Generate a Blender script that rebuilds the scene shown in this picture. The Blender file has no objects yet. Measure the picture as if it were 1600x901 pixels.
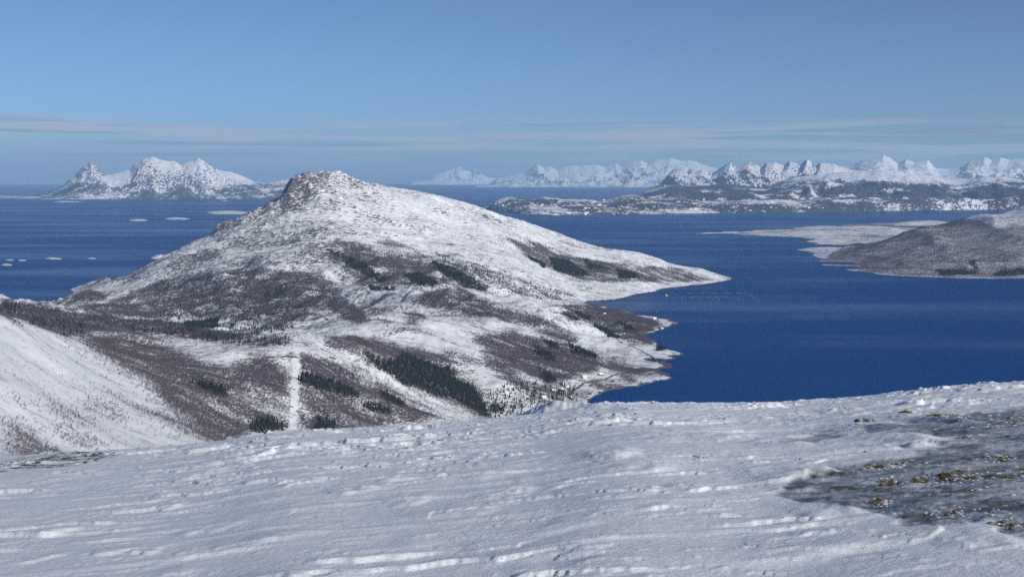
import bpy, math, random
import numpy as np

R = math.radians
random.seed(7)
rng = np.random.default_rng(11)
scene = bpy.context.scene
COL = scene.collection

# ------------------------------------------------------------------ camera, sky, sun, exposure
CAM_Z = 600.0          # metres above the sea
FPX = 1750.0           # focal length in pixels of the 1600 px wide photograph
EYE_ROW = 276.0        # row of eye level in the photograph
PITCH = math.atan((450.5 - EYE_ROW) / FPX)

cam_data = bpy.data.cameras.new('camera')
cam = bpy.data.objects.new('camera', cam_data)
COL.objects.link(cam)
cam.location = (0, 0, CAM_Z)
cam.rotation_euler = (R(90) - PITCH, 0, 0)
cam_data.sensor_width = 36.0
cam_data.lens = 36.0 * FPX / 1600.0
cam_data.clip_start = 0.2
cam_data.clip_end = 250000.0
scene.camera = cam

SUN_EL, SUN_AZ = 24.5, 136.0      # degrees; azimuth clockwise from the view direction (+Y)
SKY_STRENGTH = 0.1
world = bpy.data.worlds.new('World')
scene.world = world
world.use_nodes = True
wn, wl = world.node_tree.nodes, world.node_tree.links
wn.clear()
w_out = wn.new('ShaderNodeOutputWorld')
w_bg = wn.new('ShaderNodeBackground'); w_bg.inputs['Strength'].default_value = SKY_STRENGTH
w_sky = wn.new('ShaderNodeTexSky'); w_sky.sky_type = 'NISHITA'; w_sky.sun_disc = False
w_sky.sun_elevation = R(SUN_EL); w_sky.sun_rotation = R(SUN_AZ)
w_sky.altitude = 600; w_sky.air_density = 0.5; w_sky.dust_density = 1.7; w_sky.ozone_density = 3.5
# thin stratus veils lying low over the horizon, all the way round
w_tc = wn.new('ShaderNodeTexCoord')
w_sep = wn.new('ShaderNodeSeparateXYZ'); wl.new(w_tc.outputs['Generated'], w_sep.inputs[0])
w_map = wn.new('ShaderNodeMapping'); w_map.inputs['Scale'].default_value = (5.0, 5.0, 130.0)
wl.new(w_tc.outputs['Generated'], w_map.inputs[0])
w_noi = wn.new('ShaderNodeTexNoise'); w_noi.inputs['Scale'].default_value = 1.0
w_noi.inputs['Detail'].default_value = 6.0; w_noi.inputs['Roughness'].default_value = 0.55
wl.new(w_map.outputs[0], w_noi.inputs['Vector'])
w_thr = wn.new('ShaderNodeMapRange'); w_thr.interpolation_type = 'SMOOTHSTEP'
w_thr.inputs['From Min'].default_value = 0.42; w_thr.inputs['From Max'].default_value = 0.62
wl.new(w_noi.outputs['Fac'], w_thr.inputs['Value'])
w_band = wn.new('ShaderNodeValToRGB')
cr = w_band.color_ramp
for p, v in ((0.008, 0.30), (0.018, 0.62), (0.040, 0.85), (0.052, 0.0)):
    e = cr.elements.new(p); e.color = (v, v, v, 1)
cr.elements[0].color = (0.2, 0.2, 0.2, 1); cr.elements[-1].color = (0, 0, 0, 1)
wl.new(w_sep.outputs['Z'], w_band.inputs['Fac'])
w_mul = wn.new('ShaderNodeMath'); w_mul.operation = 'MULTIPLY'
wl.new(w_thr.outputs[0], w_mul.inputs[0]); wl.new(w_band.outputs['Color'], w_mul.inputs[1])
w_mul2 = wn.new('ShaderNodeMath'); w_mul2.operation = 'MULTIPLY'; w_mul2.inputs[1].default_value = 1.0
wl.new(w_mul.outputs[0], w_mul2.inputs[0])
w_mix = wn.new('ShaderNodeMix'); w_mix.data_type = 'RGBA'
wl.new(w_mul2.outputs[0], w_mix.inputs[0])
w_tint = wn.new('ShaderNodeMix'); w_tint.data_type = 'RGBA'; w_tint.blend_type = 'MULTIPLY'; w_tint.inputs[0].default_value = 1.0
wl.new(w_sky.outputs['Color'], w_tint.inputs[6]); w_tint.inputs[7].default_value = (0.95, 1.05, 1.03, 1)
wl.new(w_tint.outputs[2], w_mix.inputs[6]); w_mix.inputs[7].default_value = (4.3, 4.5, 5.7, 1)
# darker, thinner bars of cloud in front of the veil
w_map2 = wn.new('ShaderNodeMapping'); w_map2.inputs['Scale'].default_value = (4.0, 4.0, 230.0); w_map2.inputs['Location'].default_value = (3.1, 1.7, 0.4)
wl.new(w_tc.outputs['Generated'], w_map2.inputs[0])
w_noi2 = wn.new('ShaderNodeTexNoise'); w_noi2.inputs['Scale'].default_value = 1.0; w_noi2.inputs['Detail'].default_value = 5.0; w_noi2.inputs['Roughness'].default_value = 0.5
wl.new(w_map2.outputs[0], w_noi2.inputs['Vector'])
w_thr2 = wn.new('ShaderNodeMapRange'); w_thr2.interpolation_type = 'SMOOTHSTEP'; w_thr2.inputs['From Min'].default_value = 0.52; w_thr2.inputs['From Max'].default_value = 0.66; w_thr2.inputs['To Max'].default_value = 0.85
wl.new(w_noi2.outputs['Fac'], w_thr2.inputs['Value'])
w_mul3 = wn.new('ShaderNodeMath'); w_mul3.operation = 'MULTIPLY'
wl.new(w_thr2.outputs[0], w_mul3.inputs[0]); wl.new(w_band.outputs['Color'], w_mul3.inputs[1])
w_mix2 = wn.new('ShaderNodeMix'); w_mix2.data_type = 'RGBA'
wl.new(w_mul3.outputs[0], w_mix2.inputs[0]); wl.new(w_mix.outputs[2], w_mix2.inputs[6]); w_mix2.inputs[7].default_value = (2.1, 2.6, 4.0, 1)
wl.new(w_mix2.outputs[2], w_bg.inputs['Color'])
wl.new(w_bg.outputs[0], w_out.inputs['Surface'])

sun_data = bpy.data.lights.new('sun', 'SUN')
sun_data.energy = 4.3; sun_data.angle = R(0.53); sun_data.color = (1.0, 0.955, 0.89)
sun = bpy.data.objects.new('sun', sun_data); COL.objects.link(sun)
sd = (math.sin(R(SUN_AZ)) * math.cos(R(SUN_EL)), math.cos(R(SUN_AZ)) * math.cos(R(SUN_EL)), math.sin(R(SUN_EL)))
sun.rotation_euler = (R(90 - SUN_EL), 0, math.atan2(sd[0], -sd[1]))
sun.location = (400, -500, 1500)

scene.view_settings.view_transform = 'Standard'
scene.view_settings.look = 'None'
scene.view_settings.gamma = 1.0
scene.view_settings.exposure = 0.0
scene.view_settings.use_curve_mapping = False
scene.cycles.use_denoising = False      # the photograph has a fine grain too; the denoiser would smear the woods
scene.cycles.sampling_pattern = 'BLUE_NOISE'
scene.cycles.use_adaptive_sampling = False
scene.cycles.max_bounces = 6
scene.cycles.volume_bounces = 1
scene.cycles.transparent_max_bounces = 12

# ------------------------------------------------------------------ projection helpers
CP, SP = math.cos(PITCH), math.sin(PITCH)
def pix_dir(px, py):
    xc = (np.asarray(px, float) - 800.0) / FPX
    yc = -(np.asarray(py, float) - 450.5) / FPX
    return xc, CP + yc * SP, -SP + yc * CP
def W(px, py, Y):
    """world point seen at a photo pixel, at forward distance Y (m)"""
    dx, dy, dz = pix_dir(px, py)
    t = Y / dy
    return dx * t, Y + 0 * t, CAM_Z + dz * t
def SEA(px, py):
    dx, dy, dz = pix_dir(px, py)
    t = -CAM_Z / dz
    return dx * t, dy * t, 0.0 * t
def PROJ(x, y, z):
    zc = z - CAM_Z
    f = y * CP - zc * SP
    u = y * SP + zc * CP
    f = np.maximum(f, 1e-3)
    return 800.0 + FPX * x / f, 450.5 - FPX * u / f
def tan_dep(py):
    """tangent of the depression of a photo row (straight ahead)"""
    dx, dy, dz = pix_dir(800, py)
    return -dz / dy

# ------------------------------------------------------------------ noise
_perm = np.random.default_rng(3).permutation(256).astype(np.int32)
_ga = np.linspace(0, 2 * np.pi, 256, endpoint=False)
_gx, _gy = np.cos(_ga), np.sin(_ga)
def perlin(x, y, seed=0):
    xi = np.floor(x).astype(np.int64); yi = np.floor(y).astype(np.int64)
    fx = x - xi; fy = y - yi
    u = fx * fx * fx * (fx * (fx * 6 - 15) + 10); v = fy * fy * fy * (fy * (fy * 6 - 15) + 10)
    def g(ix, iy, dx, dy):
        h = _perm[(_perm[(ix + seed * 37) & 255] + iy + seed * 101) & 255]
        return _gx[h] * dx + _gy[h] * dy
    a = g(xi, yi, fx, fy); b = g(xi + 1, yi, fx - 1, fy)
    c = g(xi, yi + 1, fx, fy - 1); d = g(xi + 1, yi + 1, fx - 1, fy - 1)
    return (a + u * (b - a)) * (1 - v) + (c + u * (d - c)) * v
def fbm(x, y, octv=5, gain=0.5, seed=0, lac=2.03):
    s = np.zeros_like(x, dtype=float); a = 1.0; n = 0
    for i in range(octv):
        s += a * perlin(x, y, seed + i); n += a
        x = x * lac + 13.7; y = y * lac - 7.3; a *= gain
    return s / n * 1.6
def ridged(x, y, octv=5, gain=0.5, seed=0, lac=2.07):
    s = np.zeros_like(x, dtype=float); a = 1.0; n = 0; w = 1.0
    for i in range(octv):
        r = 1 - np.abs(perlin(x, y, seed + i)) * 2.0
        r = r * r * w; w = np.clip(r * 1.6, 0, 1)
        s += a * r; n += a
        x = x * lac + 5.1; y = y * lac + 9.7; a *= gain
    return s / n
def sstep(a, b, x):
    t = np.clip((x - a) / (b - a), 0, 1)
    return t * t * (3 - 2 * t)
def rot2(x, y, deg):
    c, s = math.cos(R(deg)), math.sin(R(deg))
    return x * c + y * s, -x * s + y * c
def in_poly(px, py, poly):
    inside = np.zeros(px.shape, bool)
    n = len(poly)
    for i in range(n):
        x0, y0 = poly[i]; x1, y1 = poly[(i + 1) % n]
        if y0 == y1: continue
        c = ((y0 > py) != (y1 > py)) & (px < (x1 - x0) * (py - y0) / (y1 - y0) + x0)
        inside ^= c
    return inside

# ------------------------------------------------------------------ object helpers
def tag(o, label=None, cat=None, group=None, kind=None):
    if label: o['label'] = label
    if cat: o['category'] = cat
    if group: o['group'] = group
    if kind: o['kind'] = kind
    return o
def link(name, me, mat=None, parent=None):
    o = bpy.data.objects.new(name, me); COL.objects.link(o)
    if mat is not None and me is not None:
        me.materials.append(mat)
    if parent is not None: o.parent = parent
    return o
def empty(name, loc=(0, 0, 0), rz=0.0):
    o = bpy.data.objects.new(name, None); COL.objects.link(o)
    o.location = loc; o.rotation_euler = (0, 0, rz)
    o.empty_display_size = 1.0
    return o
def np_mesh(name, co, quads, attrs=None, smooth=True):
    me = bpy.data.meshes.new(name)
    co = np.ascontiguousarray(co, np.float32); quads = np.ascontiguousarray(quads, np.int32)
    k = quads.shape[1]
    me.vertices.add(len(co)); me.vertices.foreach_set('co', co.ravel())
    me.loops.add(quads.size); me.loops.foreach_set('vertex_index', quads.ravel())
    me.polygons.add(len(quads))
    me.polygons.foreach_set('loop_start', np.arange(0, quads.size, k, dtype=np.int32))
    me.polygons.foreach_set('loop_total', np.full(len(quads), k, np.int32))
    me.polygons.foreach_set('use_smooth', np.full(len(quads), smooth, bool))
    me.update(calc_edges=True)
    if attrs is not None:
        ca = me.color_attributes.new('Cover', 'FLOAT_COLOR', 'POINT')
        ca.data.foreach_set('color', np.ascontiguousarray(attrs, np.float32).ravel())
    return me
def grid_mesh(name, X, Y, Z, attrs=None, keep=None, faces=None):
    """X,Y,Z: (n,m) arrays -> quad sheet, faces facing up; keep: (n,m) bool, faces with no kept corner are dropped"""
    n, m = X.shape
    idx = np.arange(n * m).reshape(n, m)
    q = np.stack([idx[:-1, :-1], idx[:-1, 1:], idx[1:, 1:], idx[1:, :-1]], -1).reshape(-1, 4)
    # rows run away from the camera, columns run to the right
    co = np.stack([X, Y, Z], -1).reshape(-1, 3)
    at = None if attrs is None else attrs.reshape(-1, 4)
    if keep is not None:
        k = keep.ravel()
        q = q[k[q].any(1) & (True if faces is None else faces.ravel())]
        used = np.zeros(n * m, bool); used[q.ravel()] = True
        new = np.cumsum(used) - 1
        q = new[q]; co = co[used]
        if at is not None: at = at[used]
    return np_mesh(name, co, q, at)
class MB:
    """collects simple solids into one mesh"""
    def __init__(s): s.v, s.f = [], []
    def box(s, x0, x1, y0, y1, z0, z1):
        b = len(s.v)
        s.v += [(x0, y0, z0), (x1, y0, z0), (x1, y1, z0), (x0, y1, z0), (x0, y0, z1), (x1, y0, z1), (x1, y1, z1), (x0, y1, z1)]
        s.f += [tuple(b + i for i in q) for q in ((0, 3, 2, 1), (4, 5, 6, 7), (0, 1, 5, 4), (1, 2, 6, 5), (2, 3, 7, 6), (3, 0, 4, 7))]
        return s
    def cone(s, p0, p1, r0, r1, n=6):
        p0 = np.array(p0, float); p1 = np.array(p1, float); d = p1 - p0; d /= np.linalg.norm(d)
        a = np.cross(d, (1, 0, 0) if abs(d[0]) < .8 else (0, 1, 0)); a /= np.linalg.norm(a); c = np.cross(d, a)
        b = len(s.v)
        for p, r in ((p0, r0), (p1, r1)):
            for i in range(n):
                t = 2 * math.pi * i / n
                s.v.append(tuple(p + r * (math.cos(t) * a + math.sin(t) * c)))
        for i in range(n):
            j = (i + 1) % n
            s.f.append((b + i, b + j, b + n + j, b + n + i))
        return s
    def poly(s, pts):
        b = len(s.v); s.v += [tuple(p) for p in pts]; s.f.append(tuple(range(b, b + len(pts)))); return s
    def mesh(s, name, smooth=False):
        me = bpy.data.meshes.new(name); me.from_pydata(s.v, [], s.f); me.update()
        if smooth: me.polygons.foreach_set('use_smooth', [True] * len(me.polygons))
        return me

# ------------------------------------------------------------------ materials
def new_mat(name):
    m = bpy.data.materials.new(name); m.use_nodes = True
    nt = m.node_tree; b = nt.nodes['Principled BSDF']
    return m, nt.nodes, nt.links, b
def plain(name, col, rough=0.7, spec=0.3, var=0.12, scale=2.0):
    m, n, l, b = new_mat(name)
    tx = n.new('ShaderNodeTexNoise'); tx.inputs['Scale'].default_value = scale; tx.inputs['Detail'].default_value = 4
    g = n.new('ShaderNodeNewGeometry'); l.new(g.outputs['Position'], tx.inputs['Vector'])
    mx = n.new('ShaderNodeMix'); mx.data_type = 'RGBA'
    mx.inputs[6].default_value = tuple(c * (1 - var) for c in col) + (1,)
    mx.inputs[7].default_value = tuple(min(1, c * (1 + var)) for c in col) + (1,)
    l.new(tx.outputs['Fac'], mx.inputs[0]); l.new(mx.outputs[2], b.inputs['Base Color'])
    b.inputs['Roughness'].default_value = rough; b.inputs['Specular IOR Level'].default_value = spec
    return m
SNOW = (0.68, 0.695, 0.725)
def terrain_mat(name, rock=(0.10, 0.092, 0.103), heath=(0.105, 0.088, 0.122), spec_scale=1.0, rotz=0.0, bump=1.0, stretch=4.0, thin=0.62):
    """snow broken by rock and dwarf shrub: Cover.r = share of rock showing, Cover.g = share of heath and brush"""
    m, n, l, b = new_mat(name)
    g = n.new('ShaderNodeNewGeometry')
    at = n.new('ShaderNodeAttribute'); at.attribute_name = 'Cover'
    sp = n.new('ShaderNodeSeparateColor'); l.new(at.outputs['Color'], sp.inputs[0])
    mp = n.new('ShaderNodeMapping'); mp.inputs['Rotation'].default_value = (0, 0, rotz)
    mp.inputs['Scale'].default_value = (1.0 / stretch, 1.0, 1.0)
    l.new(g.outputs['Position'], mp.inputs[0])
    def noise(scale, det, rough, vec):
        t = n.new('ShaderNodeTexNoise'); t.inputs['Scale'].default_value = scale * spec_scale
        t.inputs['Detail'].default_value = det; t.inputs['Roughness'].default_value = rough
        l.new(vec, t.inputs['Vector']); return t.outputs['Fac']
    def math_(op, a, c=None, d=None):
        t = n.new('ShaderNodeMath'); t.operation = op
        for i, v in enumerate((a, c, d)):
            if v is None: continue
            if isinstance(v, (int, float)): t.inputs[i].default_value = v
            else: l.new(v, t.inputs[i])
        return t.outputs[0]
    def step(val, thr, soft, hi=0.74, gain=0.48):
        # 1 where val > 1 - thr
        t = n.new('ShaderNodeMapRange'); t.interpolation_type = 'SMOOTHSTEP'
        l.new(val, t.inputs['Value'])
        lo = math_('SUBTRACT', hi, math_('MULTIPLY', thr, gain))
        l.new(math_('SUBTRACT', lo, soft), t.inputs['From Min']); l.new(math_('ADD', lo, soft), t.inputs['From Max'])
        return t.outputs[0]
    na = noise(0.15, 5, 0.62, mp.outputs[0])
    nb = noise(0.012, 7, 0.62, mp.outputs[0])
    nr = math_('ADD', math_('MULTIPLY', na, 0.70), math_('MULTIPLY', nb, 0.30))
    fr = step(nr, sp.outputs[0], 0.028, 0.665, 0.40)
    nh = noise(0.16, 5, 0.7, g.outputs['Position'])
    fh = step(nh, sp.outputs[1], 0.07)
    nc = noise(0.02, 6, 0.6, g.outputs['Position'])
    mr = n.new('ShaderNodeMix'); mr.data_type = 'RGBA'; l.new(nc, mr.inputs[0])
    mr.inputs[6].default_value = tuple(c * 0.62 for c in rock) + (1,); mr.inputs[7].default_value = tuple(c * 1.5 for c in rock) + (1,)
    ms = n.new('ShaderNodeMix'); ms.data_type = 'RGBA'; l.new(nc, ms.inputs[0])
    ms.inputs[6].default_value = tuple(c * 0.94 for c in SNOW) + (1,); ms.inputs[7].default_value = tuple(min(1, c * 1.05) for c in SNOW) + (1,)
    # thin, wind-scoured snow with grass showing through
    nt_ = noise(0.045, 6, 0.68, mp.outputs[0])
    ft = n.new('ShaderNodeMapRange'); ft.interpolation_type = 'SMOOTHSTEP'; l.new(nt_, ft.inputs['Value'])
    ft.inputs['From Min'].default_value = 0.50; ft.inputs['From Max'].default_value = 0.68; ft.inputs['To Max'].default_value = thin
    m0 = n.new('ShaderNodeMix'); m0.data_type = 'RGBA'; l.new(ft.outputs[0], m0.inputs[0]); l.new(ms.outputs[2], m0.inputs[6]); m0.inputs[7].default_value = (0.30, 0.28, 0.29, 1)
    m1 = n.new('ShaderNodeMix'); m1.data_type = 'RGBA'; l.new(fh, m1.inputs[0]); l.new(m0.outputs[2], m1.inputs[6]); m1.inputs[7].default_value = heath + (1,)
    m2 = n.new('ShaderNodeMix'); m2.data_type = 'RGBA'; l.new(fr, m2.inputs[0]); l.new(m1.outputs[2], m2.inputs[6]); l.new(mr.outputs[2], m2.inputs[7])
    l.new(m2.outputs[2], b.inputs['Base Color'])
    b.inputs['Roughness'].default_value = 0.75; b.inputs['Specular IOR Level'].default_value = 0.2
    bp = n.new('ShaderNodeBump'); bp.inputs['Strength'].default_value = 0.55; bp.inputs['Distance'].default_value = 5.0 * bump
    hh = math_('ADD', nr, math_('MULTIPLY', fr, 0.12))
    l.new(hh, bp.inputs['Height']); l.new(bp.outputs[0], b.inputs['Normal'])
    return m
M = {}
M['massif'] = terrain_mat('mountain_snow_and_rock', rotz=R(12))
M['slope'] = terrain_mat('valley_snow', spec_scale=1.6, bump=0.35, rotz=R(40))
M['hill'] = terrain_mat('hill_snow_and_brush', spec_scale=0.8)
M['isle'] = terrain_mat('low_island_snow_and_rock', spec_scale=0.5, stretch=2.5, rock=(0.09, 0.08, 0.085))
M['alp'] = terrain_mat('far_mountain_snow_and_rock', rock=(0.085, 0.085, 0.1), heath=(0.045, 0.05, 0.065), spec_scale=0.11, bump=5.0, stretch=1.2, thin=0.45)

def sea_mat():
    m, n, l, b = new_mat('sea_water')
    g = n.new('ShaderNodeNewGeometry')
    b.inputs['Base Color'].default_value = (0.0003, 0.048, 0.195, 1)
    b.inputs['IOR'].default_value = 1.06
    mp = n.new('ShaderNodeMapping'); mp.inputs['Scale'].default_value = (0.00022, 0.0011, 1); mp.inputs['Rotation'].default_value = (0, 0, R(-6))
    l.new(g.outputs['Position'], mp.inputs[0])
    t = n.new('ShaderNodeTexNoise'); t.inputs['Scale'].default_value = 1.0; t.inputs['Detail'].default_value = 5; t.inputs['Roughness'].default_value = 0.6
    l.new(mp.outputs[0], t.inputs['Vector'])
    mr = n.new('ShaderNodeMapRange'); mr.inputs['From Min'].default_value = 0.34; mr.inputs['From Max'].default_value = 0.62
    mr.inputs['To Min'].default_value = 0.36; mr.inputs['To Max'].default_value = 0.24
    l.new(t.outputs['Fac'], mr.inputs['Value']); l.new(mr.outputs[0], b.inputs['Roughness'])
    # wind waves: the facets of the surface lean every way
    w1 = n.new('ShaderNodeTexNoise'); w1.inputs['Scale'].default_value = 0.35; w1.inputs['Detail'].default_value = 4; w1.inputs['Roughness'].default_value = 0.7
    l.new(g.outputs['Position'], w1.inputs['Vector'])
    sb = n.new('ShaderNodeVectorMath'); sb.operation = 'SUBTRACT'; sb.inputs[1].default_value = (.5, .5, .5); l.new(w1.outputs['Color'], sb.inputs[0])
    ml = n.new('ShaderNodeVectorMath'); ml.operation = 'MULTIPLY'; ml.inputs[1].default_value = (1.9, 1.9, 0); l.new(sb.outputs[0], ml.inputs[0])
    io = n.new('ShaderNodeMapRange'); io.inputs['From Min'].default_value = 0.50; io.inputs['From Max'].default_value = 0.64; io.inputs['To Min'].default_value = 1.03; io.inputs['To Max'].default_value = 1.13
    l.new(t.outputs['Fac'], io.inputs['Value']); l.new(io.outputs[0], b.inputs['IOR'])
    cm = n.new('ShaderNodeMapRange'); cm.inputs['From Min'].default_value = 0.50; cm.inputs['From Max'].default_value = 0.64; cm.inputs['To Min'].default_value = 1.0; cm.inputs['To Max'].default_value = 0.65
    l.new(t.outputs['Fac'], cm.inputs['Value'])
    ms_ = n.new('ShaderNodeVectorMath'); ms_.operation = 'SCALE'; l.new(ml.outputs[0], ms_.inputs[0]); l.new(cm.outputs[0], ms_.inputs['Scale'])
    ad = n.new('ShaderNodeVectorMath'); ad.operation = 'ADD'; l.new(ms_.outputs[0], ad.inputs[0]); l.new(g.outputs['Normal'], ad.inputs[1])
    nm = n.new('ShaderNodeVectorMath'); nm.operation = 'NORMALIZE'; l.new(ad.outputs[0], nm.inputs[0])
    l.new(nm.outputs[0], b.inputs['Normal'])
    return m
M['sea'] = sea_mat()

# ------------------------------------------------------------------ sea
def build_sea():
    az = np.linspace(0, 2 * np.pi, 181)
    rr = np.array([0.5, 800, 2000, 4000, 8000, 16000, 30000, 55000, 95000.0])
    A, RR = np.meshgrid(az, rr)
    me = grid_mesh('sea', RR * np.sin(A), RR * np.cos(A), 0 * A)
    tag(link('sea', me, M['sea']), 'deep blue fjord and open sea reaching the horizon', kind='structure')
build_sea()

# ------------------------------------------------------------------ thin plate spline terrain
class TPS:
    def __init__(s, P, lam, x0, x1, y0, y1, cell):
        P = np.array(P, float)
        s.c = P[:, :2] / 1000.0
        n = len(P)
        d2 = ((s.c[:, None] - s.c[None]) ** 2).sum(-1)
        K = 0.5 * d2 * np.log(d2 + 1e-12) + lam * np.eye(n)
        Q = np.hstack([np.ones((n, 1)), s.c])
        A = np.block([[K, Q], [Q.T, np.zeros((3, 3))]])
        s.w = np.linalg.solve(A, np.concatenate([P[:, 2], np.zeros(3)]))
        s.x0, s.y0, s.cell = x0, y0, cell
        gx = np.arange(x0, x1 + cell, cell); gy = np.arange(y0, y1 + cell, cell)
        GX, GY = np.meshgrid(gx, gy)
        X = np.stack([GX.ravel(), GY.ravel()], 1) / 1000.0
        out = np.empty(len(X))
        for i in range(0, len(X), 8000):
            x = X[i:i + 8000]
            d2 = ((x[:, None] - s.c[None]) ** 2).sum(-1)
            out[i:i + 8000] = (0.5 * d2 * np.log(d2 + 1e-12)) @ s.w[:n] + s.w[n] + x @ s.w[n + 1:]
        s.g = out.reshape(GX.shape)
    def __call__(s, x, y):
        fx = np.clip((x - s.x0) / s.cell, 0, s.g.shape[1] - 1.001); fy = np.clip((y - s.y0) / s.cell, 0, s.g.shape[0] - 1.001)
        ix = fx.astype(int); iy = fy.astype(int); u = fx - ix; v = fy - iy
        g = s.g
        return (g[iy, ix] * (1 - u) + g[iy, ix + 1] * u) * (1 - v) + (g[iy + 1, ix] * (1 - u) + g[iy + 1, ix + 1] * u) * v

def make_massif():
    P = []
    def a(px, py, km): P.append([float(v) for v in W(px, py, km * 1000)])
    def s(px, py, dz=0): x, y, z = SEA(px, py); P.append([float(x), float(y), dz])
    def w(x, y, z): P.append([x, y, z])
    # right-hand shoreline, near to far
    for q in ((908, 632), (925, 620), (960, 609), (1000, 602), (1030, 595), (1047, 590), (1036, 581), (1050, 572), (1040, 562), (1066, 552),
              (1040, 546), (1028, 536), (1006, 524), (1032, 514), (1058, 503), (1028, 497), (985, 488), (940, 479), (915, 472), (960, 468),
              (986, 462), (1030, 452), (1080, 446), (1125, 440)): s(*q, 1.0)
    # open water off that shore
    for q in ((980, 622), (1060, 605), (1095, 575), (1105, 553), (1075, 525), (1100, 503), (1045, 484), (985, 475), (1020, 462), (1080, 453), (1170, 445), (1190, 436),
              (1300, 520), (1250, 600), (1250, 470), (1070, 650)): s(*q, -25)
    # far shore behind the tail and the main ridge (hidden), and open sea there
    w(1200, 7000, -10); w(900, 7250, -10); w(500, 7500, -8); w(0, 7700, -10); w(-600, 7700, -10); w(-1200, 7500, -15); w(-1700, 7100, -15)
    w(1500, 7600, -40); w(0, 8800, -60); w(-1700, 8600, -60); w(1600, 9300, -60); w(-3200, 9000, -60)
    # left shoreline
    s(88, 470, 0); s(112, 459, 0); s(150, 440, -3); s(195, 431, -6); s(230, 400, -10); s(300, 372, -12); s(60, 455, -25); s(20, 468, -20); s(-60, 466, -10); s(-200, 464, -10)
    s(120, 435, -25); s(150, 405, -40); s(-50, 440, -40); s(-200, 430, -40)
    # skyline of the main mountain
    for q in ((152, 444, 5.75), (185, 448, 5.55), (215, 428, 5.6), (250, 405, 5.65), (300, 385, 5.75), (330, 369, 5.85), (347, 350, 5.95), (400, 324, 6.05), (440, 304, 6.1),
              (455, 282, 6.15), (472, 270, 6.15), (500, 266, 6.15), (530, 268, 6.2), (560, 281, 6.22), (600, 290, 6.28), (650, 301, 6.32), (700, 313, 6.38), (750, 325, 6.42),
              (800, 338, 6.45), (850, 357, 6.5), (900, 376, 6.52), (940, 386, 6.53), (960, 390, 6.53), (1020, 402, 6.53), (1080, 420, 6.52)): a(*q)
    # its near faces
    for q in ((470, 300, 5.98), (500, 330, 5.72), (500, 380, 5.3), (500, 430, 4.85), (480, 480, 4.3), (430, 340, 5.8), (380, 380, 5.6), (380, 430, 5.1), (380, 480, 4.55),
              (300, 410, 5.5), (300, 440, 5.2), (300, 475, 4.8), (250, 440, 5.4), (240, 472, 4.95), (200, 482, 4.75), (150, 470, 5.05), (150, 456, 5.5),
              (570, 300, 6.05), (570, 345, 5.7), (570, 395, 5.2), (570, 430, 4.8), (650, 340, 5.95), (650, 400, 5.25), (650, 436, 4.65), (720, 350, 6.1), (720, 400, 5.45), (720, 440, 4.75),
              (800, 370, 6.1), (800, 410, 5.6), (800, 440, 5.1), (800, 462, 4.75), (860, 390, 6.25), (860, 425, 5.75), (860, 450, 5.35), (865, 468, 5.1), (920, 410, 6.2), (920, 440, 5.8), (930, 460, 5.5),
              (1000, 420, 6.25), (1000, 440, 5.95), (1060, 428, 6.35)): a(*q)
    # plateau behind the near ridge
    for q in ((450, 520, 3.75), (400, 510, 4.0), (350, 520, 3.75), (300, 515, 3.85), (200, 503, 4.05), (100, 487, 4.35), (0, 476, 4.3), (0, 470, 4.7), (500, 500, 3.95), (540, 490, 4.05), (440, 500, 4.15), (-150, 465, 4.6)): a(*q)
    w(-1000, 3300, 120); w(-600, 3200, 125); w(-1500, 3300, 150); w(-400, 3150, 140)
    # middle hummocks and the long snow slab down to the shore
    for q in ((620, 456, 4.1), (660, 452, 4.15), (700, 455, 4.15), (560, 468, 4.2), (600, 490, 3.4), (740, 463, 4.18), (780, 471, 4.18), (850, 490, 4.12), (880, 498, 4.08), (910, 507, 4.0), (970, 536, 3.85), (1020, 562, 3.65),
              (700, 500, 3.6), (700, 540, 3.2), (700, 590, 2.88), (700, 625, 2.72), (740, 650, 2.62), (800, 610, 2.87), (800, 560, 3.22), (800, 510, 3.72), (850, 600, 3.03), (850, 550, 3.42),
              (900, 592, 3.15), (900, 560, 3.4), (950, 582, 3.33), (1000, 578, 3.45), (830, 628, 2.85), (880, 615, 2.98), (930, 600, 3.15),
              (870, 484, 4.75), (900, 490, 4.65), (950, 492, 4.75), (985, 499, 4.62), (1000, 512, 4.35)): a(*q)
    # near ridge with the power line cut
    for q in ((130, 522, 2.6), (200, 514, 2.72), (300, 535, 2.65), (380, 545, 2.56), (450, 541, 2.56), (520, 521, 2.82), (560, 545, 2.72), (620, 560, 2.8), (620, 620, 2.5), (620, 655, 2.38),
              (560, 600, 2.5), (560, 660, 2.3), (460, 600, 2.38), (460, 672, 2.18), (380, 620, 2.25), (380, 680, 2.05), (300, 600, 2.25), (250, 560, 2.45), (300, 650, 2.0), (340, 690, 1.9)): a(*q)
    # left snow slope
    for q in ((0, 487, 1.95), (50, 506, 2.12), (100, 529, 2.35), (0, 540, 1.72), (0, 600, 1.5), (0, 705, 1.22), (60, 570, 1.8), (100, 620, 1.7), (200, 690, 1.6), (100, 700, 1.4), (150, 570, 2.08), (200, 625, 1.9), (260, 655, 1.82), (240, 603, 2.1)): a(*q)
    w(-1250, 1700, 480); w(-1500, 2300, 430); w(-1100, 1000, 500); w(-1700, 1500, 600); w(-1500, 600, 560)
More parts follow.
